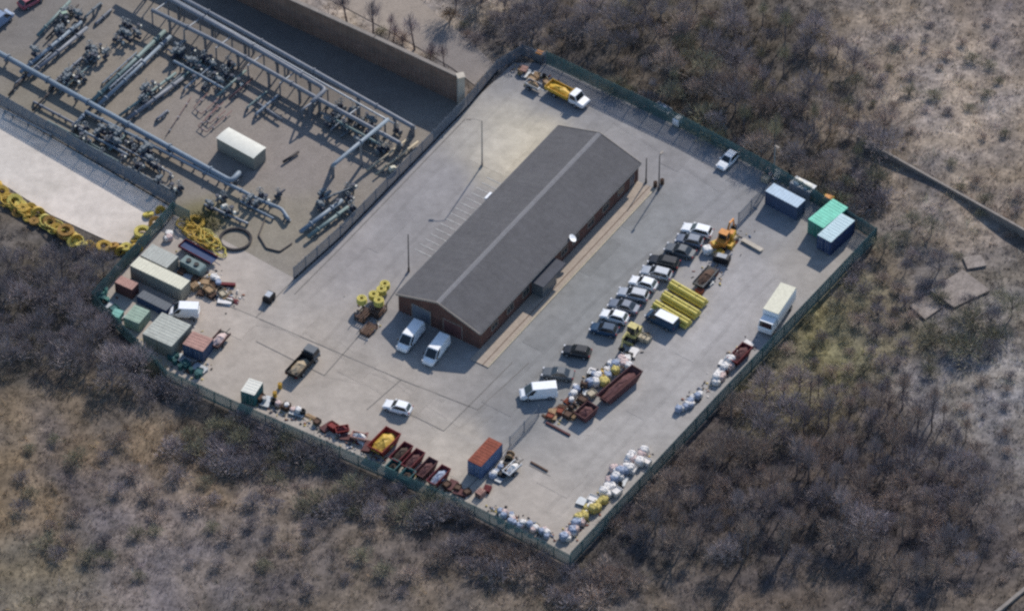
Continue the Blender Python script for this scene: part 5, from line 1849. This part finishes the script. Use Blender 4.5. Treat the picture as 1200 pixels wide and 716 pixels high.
generator('white control box on the gravel left of the thinner blue pipe', 263, 241, .4, 'white_roof', 'white_roof', 1.0, .7, .9, 'control_cabinet', 'cabinet')
generator('cream control box below the right end of the overhead pipes', 460, 196, .4, 'cream_roof', 'cream_roof', 1.0, .7, 1.0, 'control_cabinet', 'cabinet')

# ------------------------------------------------------------------ vegetation
def twigs(n, rx, rz_, zc, ln, wd, up=.7, shell=.45, seed=0, droop=0.0):
    g = np.random.default_rng(seed)
    d = g.normal(size=(n, 3))
    d /= np.linalg.norm(d, axis=1)[:, None]
    d[:, 2] = np.abs(d[:, 2]) * .9 - .25
    r = shell + (1 - shell) * g.random(n) ** .7
    # uneven outline: a few lobes push out, others are missing
    lob = 1 + .22 * np.sin(np.arctan2(d[:, 1], d[:, 0]) * 3 + seed) + .15 * np.sin(np.arctan2(d[:, 1], d[:, 0]) * 5 + 2 * seed)
    base = d * np.array([rx, rx, rz_]) * (r * lob)[:, None]
    base[:, 2] += zc
    dr = d * .6 + np.array([0, 0, up]) + g.normal(size=(n, 3)) * .38
    dr /= np.linalg.norm(dr, axis=1)[:, None]
    L = ln * g.uniform(.6, 1.3, n)
    side = np.cross(dr, g.normal(size=(n, 3)))
    side /= np.linalg.norm(side, axis=1)[:, None]
    wv = wd * g.uniform(.7, 1.3, n)
    a = base - side * wv[:, None] / 2
    b = base + side * wv[:, None] / 2
    t = base + dr * L[:, None]
    v = np.stack([a, b, t], 1).reshape(-1, 3)
    f = np.arange(3 * n).reshape(-1, 3)
    v[:, 2] = np.maximum(v[:, 2], .02)
    return v, f
def plant_proto(name, m, kind, seed):
    g = random.Random(seed)
    root = thing(name, 'x', 'tree' if kind != 'shrub' else 'shrub')
    mb = MB()
    if kind == 'tree':
        H = 2.3
        mb.tube([(0, 0, -.2), (.05, 0, 1.0), (0, .08, H)], .10, 7, .06)
        for k in range(7):
            a = k * .9 + g.random()
            mb.tube([(0, 0, 1.0 + .18 * k), (.7 * math.cos(a), .7 * math.sin(a), 1.9 + .18 * k), (1.3 * math.cos(a), 1.3 * math.sin(a), 3.2 + .12 * k)], .07, 5, .02)
        mb.tube([(0, .08, H), (.1, 0, 4.5)], .09, 5, .02)
        v, f = twigs(640, 2.3, 1.9, 2.2, .95, .05, .75, .3, seed)
    elif kind == 'sapling':
        mb.tube([(0, 0, -.2), (.05, 0, 2.5), (0, .1, 5.6)], .13, 6, .03)
        for k in range(9):
            a = k * 1.3 + g.random()
            z = 2.2 + .33 * k
            mb.tube([(0, 0, z), (.5 * math.cos(a), .5 * math.sin(a), z + .9)], .05, 5, .015)
        v, f = twigs(300, .95, 2.5, 3.3, 1.1, .042, 1.7, .1, seed)
    else:
        for k in range(6):
            a = k * 1.05 + g.random()
            mb.tube([(0, 0, -.1), (.35 * math.cos(a), .35 * math.sin(a), .6), (.7 * math.cos(a), .7 * math.sin(a), 1.3)], .05, 5, .015)
        v, f = twigs(440, 1.5, .95, .5, .6, .05, .55, .15, seed)
    mb.build('trunk' if kind != 'shrub' else 'stem', 'bark', root)
    mesh_np('crown', v, f, m, None, root)
    return root
def leaf_bush(name, seed, n=620):
    root = thing(name, 'x', 'bush')
    mb = MB()
    for k in range(5):
        a = k * 1.26
        mb.tube([(0, 0, -.1), (.4 * math.cos(a), .4 * math.sin(a), .6)], .05, 5, .02)
    mb.build('stem', 'bark', root)
    v, f = twigs(int(n * 1.1), 1.05, 1.0, .65, .28, .19, .4, .5, seed)
    mesh_np('flowers', v, f, 'gorse', None, root)
    v, f = twigs(n // 2, .85, .7, .35, .35, .14, .4, .25, seed + 1)
    mesh_np('foliage', v, f, 'gorse_green', None, root)
    return root
def zat(x, y):
    return float(height(np.array([x]), np.array([y]))[0])
PROT = {}
def plant(key, make, p, label, group, sc, cat=None):
    loc = (p.x, p.y, zat(p.x, p.y) - .03)
    r_ = random.uniform(0, 6.28)
    s = (sc * random.uniform(.85, 1.15), sc * random.uniform(.85, 1.15), sc * random.uniform(.85, 1.2))
    if key not in PROT:
        o = PROT[key] = make()
        o.location = loc
        o.rotation_euler = (0, 0, r_)
        o.scale = s
        o['label'] = label
        if group:
            o['group'] = group
        elif 'group' in o:
            del o['group']
    else:
        o = dup(PROT[key], loc, r_, label, group, s)
    return o
taken = []
def clear(p, rad, margin):
    x, y = np.array([p.x]), np.array([p.y])
    for s in SITES:
        if inside(s, x, y)[0] or dist_poly(s, x, y)[0] < margin:
            return False
    for (a, b, r_) in taken:
        if (a - p.x) ** 2 + (b - p.y) ** 2 < (r_ + rad) ** 2:
            return False
    taken.append((p.x, p.y, rad))
    return True
def scatter(region, n, kind, mats, label, group, sc, rad, margin):
    """region: list of ellipses (px, py, rx, ry)"""
    tot = sum(e[2] * e[3] for e in region)
    made = tries = 0
    while made < n and tries < n * 30:
        tries += 1
        k = random.uniform(0, tot)
        for e in region:
            k -= e[2] * e[3]
            if k <= 0:
                break
        a, rr = random.uniform(0, 6.283), math.sqrt(random.random())
        x, y = e[0] + e[2] * rr * math.cos(a), e[1] + e[3] * rr * math.sin(a)
        if not (-25 < x < 1225 and -25 < y < 760):
            continue
        p = W(x, y)
        if not clear(p, rad, margin):
            continue
        m = random.choice(mats)
        sd = random.randint(0, 2)
        nm = {'tree': 'bare_tree', 'shrub': 'bare_shrub', 'sapling': 'bare_tree'}[kind]
        cw = {'twig_grey': 'grey', 'twig_brown': 'brown', 'twig_olive': 'olive-brown', 'twig_orange': 'rusty orange', 'twig_dark': 'dark grey-brown'}[m]
        plant((kind, m, sd), lambda: plant_proto(nm, m, kind, sd + {'tree': 0, 'shrub': 10, 'sapling': 20}[kind]), p, f'{cw} {label}', f'{cw} {group}', sc * random.uniform(.6, 1.3))
        made += 1
GR = ['twig_grey', 'twig_brown', 'twig_dark', 'twig_brown']
scatter([(960, 560, 190, 105), (1080, 610, 90, 80), (840, 610, 80, 60)], 78, 'tree', GR, 'leafless tree in the dense thicket at the lower right', 'leafless trees in the lower right thicket', 1.0, 1.35, 2.5)
scatter([(960, 560, 190, 105), (1080, 610, 90, 80), (840, 610, 80, 60)], 58, 'sapling', GR, 'slender leafless tree in the dense thicket at the lower right', 'slender trees in the lower right thicket', 1.0, .8, 2.5)
scatter([(880, 95, 130, 75), (780, 60, 90, 50), (960, 170, 90, 45)], 28, 'sapling', ['twig_grey', 'twig_olive'], 'slender leafless tree beyond the upper right fence', 'slender trees beyond the upper right fence', .9, .9, 2.4)
scatter([(880, 95, 130, 75), (780, 60, 90, 50), (960, 170, 90, 45)], 55, 'tree', ['twig_grey', 'twig_dark', 'twig_olive', 'twig_brown'], 'leafless tree in the dense thicket beyond the upper right fence', 'leafless trees beyond the upper right fence', 1.0, 1.4, 1.8)
scatter([(50, 365, 95, 70), (150, 420, 60, 40)], 40, 'tree', ['twig_grey', 'twig_dark', 'twig_dark'], 'leafless tree in the dark thicket at the left edge', 'leafless trees in the left thicket', .95, 1.4, 1.6)
scatter([(640, 25, 70, 35), (560, 10, 40, 15), (720, 20, 60, 20)], 22, 'tree', ['twig_dark', 'twig_grey'], 'leafless tree above the yard entrance at the top', 'leafless trees above the yard entrance', .95, 1.5, 2.0)
scatter([(1150, 385, 55, 35), (1080, 290, 60, 30)], 14, 'tree', ['twig_dark', 'twig_olive'], 'leafless tree around the broken slabs at the right', 'leafless trees around the broken slabs', .8, 1.4, 2)
for x, y in [(440, 48), (453, 52), (475, 62), (489, 66), (503, 78), (519, 80), (410, 30), (462, 40)]:
    p = W(x + random.uniform(-9, 9), y + random.uniform(-9, 5))
    tr_ = plant(('sapling', 'twig_grey', x % 3), lambda: plant_proto('bare_tree', 'twig_grey', 'sapling', 20 + x % 3), p, 'slender leafless tree on the pale track behind the tall brick wall', 'slender trees behind the tall brick wall', random.uniform(.6, 1.35))
    tr_.rotation_euler = (random.uniform(-.12, .12), random.uniform(-.12, .12), random.uniform(0, 6))
    taken.append((p.x, p.y, .5))
p = W(527, 30)
plant(('tree', 'twig_orange', 0), lambda: plant_proto('bare_tree', 'twig_orange', 'tree', 1), p, 'rusty orange-leaved tree behind the tall brick wall', None, .75)
scatter([(500, 50, 60, 30)], 9, 'shrub', ['twig_grey', 'twig_brown', 'twig_olive'], 'low shrub near the pale track behind the tall brick wall', 'shrubs near the track behind the brick wall', .9, .8, .2)
# shrubs
scatter([(330, 520, 140, 30), (200, 450, 60, 22), (480, 590, 110, 22)], 62, 'shrub', ['twig_dark', 'twig_grey', 'twig_olive'], 'leafless shrub in the dark belt below the bottom fence', 'shrubs in the dark belt below the bottom fence', 1.25, .95, .9)
scatter([(600, 650, 90, 30), (760, 610, 50, 40), (700, 690, 60, 20)], 34, 'shrub', GR, 'leafless shrub below the bottom corner of the yard', 'shrubs below the bottom corner', 1.2, 1.0, .9)
scatter([(100, 590, 100, 90), (250, 620, 140, 80), (420, 660, 100, 45)], 52, 'shrub', ['twig_grey', 'twig_dark', 'twig_brown', 'twig_olive'], 'leafless shrub on the rough ground at the lower left', 'shrubs on the lower left rough ground', .95, 1.3, 2)
scatter([(1110, 110, 90, 110), (1160, 240, 50, 40)], 34, 'shrub', ['twig_grey', 'twig_olive', 'twig_brown'], 'low shrub on the pale rough ground at the upper right', 'shrubs on the upper right rough ground', .8, 1.3, 2)
scatter([(960, 390, 70, 70), (900, 470, 50, 40), (1040, 330, 70, 50), (1040, 440, 60, 40)], 50, 'shrub', ['twig_olive', 'twig_brown', 'twig_dark', 'twig_grey'], 'low shrub on the ochre ground right of the lower right fence', 'shrubs on the ochre ground at the right', .9, 1.1, 1.2)
scatter([(800, 140, 160, 40), (980, 230, 60, 30)], 26, 'shrub', ['twig_dark', 'twig_olive'], 'dark shrub against the outside of the upper right fence', 'shrubs against the upper right fence', 1.3, .9, .7)
scatter([(1130, 400, 50, 25)], 8, 'shrub', ['twig_olive'], 'dense shrub in the dark clump on the grey ground at the right', 'shrubs in the dark clump at the right', 1.7, 1.2, 2)
scatter([(1170, 480, 40, 60), (1150, 660, 50, 40)], 12, 'shrub', ['twig_grey', 'twig_brown'], 'small shrub on the grey ground at the right edge', 'small shrubs at the right edge', .7, 1.2, 2)
for x, y, s in [(238, 256, 1.1), (250, 262, .9)]:
    p = W(x, y, .4)
    plant(('olive',), lambda: plant_proto('leafy_shrub', 'gorse_green', 'shrub', 31), p, 'olive green bush behind the yellow pipe coils', 'olive bushes behind the yellow pipe coils', s)

# rough grass and low bramble: too many to count
def carpet(name, n, ln, wd, m, dens, seed, dark=1.0, clump=7, spread=.25, up=.9):
    g = np.random.default_rng(seed)
    x = g.uniform(-84, 84, n)
    y = g.uniform(-76, 78, n)
    ok = np.ones(n, bool)
    for s in SITES:
        ok &= ~(inside(s, x, y) | (dist_poly(s, x, y) < .35))
    px, py = to_px(x, y)
    dn = np.zeros(n)
    for bx, by, rx, ry, k in dens:
        dn = np.maximum(dn, k * np.exp(-(((px - bx) / rx) ** 2 + ((py - by) / ry) ** 2) ** 2))
    nz = .5 + .5 * np.sin(x * .9 + 2 * np.sin(y * .5)) * np.sin(y * .8 + 1.5 * np.sin(x * .6))
    ok &= g.random(n) < dn * (.35 + .9 * nz)
    x, y = x[ok], y[ok]
    x = np.repeat(x, clump) + g.normal(size=len(x) * clump) * spread
    y = np.repeat(y, clump) + g.normal(size=len(y) * clump) * spread
    n = len(x)
    z = height(x, y)
    dr = np.stack([g.normal(size=n) * .5, g.normal(size=n) * .5, np.full(n, up)], 1)
    dr /= np.linalg.norm(dr, axis=1)[:, None]
    side = np.cross(dr, g.normal(size=(n, 3)))
    side /= np.linalg.norm(side, axis=1)[:, None]
    L = ln * g.uniform(.5, 1.4, n)
    b0 = np.stack([x, y, z - .02], 1)
    v = np.stack([b0 - side * wd / 2, b0 + side * wd / 2, b0 + dr * L[:, None]], 1).reshape(-1, 3)
    nc = n // clump
    hue = np.array([(1, 1, 1), (1, .93, 1.06), (.96, 1.0, .78), (1.2, 1.02, .74), (.72, .7, .76), (1.25, 1.2, 1.12), (.8, .78, .8)])
    hc = np.repeat(hue[g.integers(0, len(hue), nc)] * g.uniform(.75, 1.25, nc)[:, None], clump, 0)
    c = tint_at(x, y) * hc * (dark * g.uniform(.8, 1.2, n))[:, None]
    c = np.repeat(np.clip(c, 0, .6), 3, 0)
    return stuff(mesh_np(name, v, np.arange(3 * n).reshape(-1, 3), m, c))
ALL = [(600, 360, 5000, 5000, .8)]
carpet('rough_grass', 62000, .40, .07, 'grass', ALL, 21, 1.45, 7, .22)
TH = [(600, 360, 5000, 5000, .13), (960, 560, 240, 150, 1), (880, 95, 190, 110, 1), (60, 370, 140, 95, 1), (330, 525, 190, 45, 1), (620, 650, 160, 60, .9), (640, 25, 110, 50, .9), (980, 200, 110, 70, .9), (1150, 390, 70, 50, .8), (90, 570, 50, 70, .6), (330, 670, 60, 50, .7), (220, 520, 80, 40, .6), (450, 650, 90, 40, .5), (1000, 380, 130, 90, .3), (930, 430, 60, 60, .3), (1090, 270, 60, 40, .6)]
carpet('bramble_undergrowth', 21000, .95, .055, 'grass', TH, 22, 2.6, 15, .42, .75)

def debris(zones, seed):
    g = np.random.default_rng(seed)
    V, Fc, C = [], [], []
    pal = [A(225, 220, 215), A(120, 110, 105), A(70, 66, 66), A(150, 95, 75), A(190, 170, 140), A(90, 110, 140), A(200, 180, 110), A(160, 158, 156)]
    for p, q, n, wid in zones:
        for i in range(n):
            t = g.random()
            c = W(p[0] + (q[0] - p[0]) * t + g.normal() * wid, p[1] + (q[1] - p[1]) * t + g.normal() * wid * .8)
            if not inside(YARD, np.array([c.x]), np.array([c.y]))[0]:
                continue
            a = g.uniform(0, 3.14)
            lx, ly, lz = g.uniform(.05, .26), g.uniform(.03, .13), g.uniform(.03, .16)
            o = len(V)
            for z in (.005, lz):
                for x, y in ((-lx, -ly), (lx, -ly), (lx, ly), (-lx, ly)):
                    V.append((c.x + x * math.cos(a) - y * math.sin(a), c.y + x * math.sin(a) + y * math.cos(a), z))
            Fc += [(o + 4, o + 5, o + 6, o + 7), (o, o + 1, o + 5, o + 4), (o + 1, o + 2, o + 6, o + 5), (o + 2, o + 3, o + 7, o + 6), (o + 3, o, o + 4, o + 7)]
            C += [pal[g.integers(0, len(pal))]] * 8
    stuff(mesh_np('scattered_debris', np.array(V), np.array(Fc), 'grass', np.array(C)))
debris([((760, 525), (665, 630), 260, 4.5), ((575, 595), (650, 630), 160, 4), ((880, 402), (800, 478), 130, 5), ((740, 414), (650, 490), 220, 5), ((230, 320), (275, 352), 200, 8), ((300, 470), (545, 585), 220, 4), ((200, 300), (235, 440), 90, 10), ((120, 350), (200, 440), 60, 6), ((600, 80), (645, 100), 70, 6), ((870, 270), (820, 340), 120, 8), ((420, 345), (440, 392), 50, 6), ((895, 205), (935, 215), 50, 5), ((586, 560), (604, 538), 50, 3)], 77)
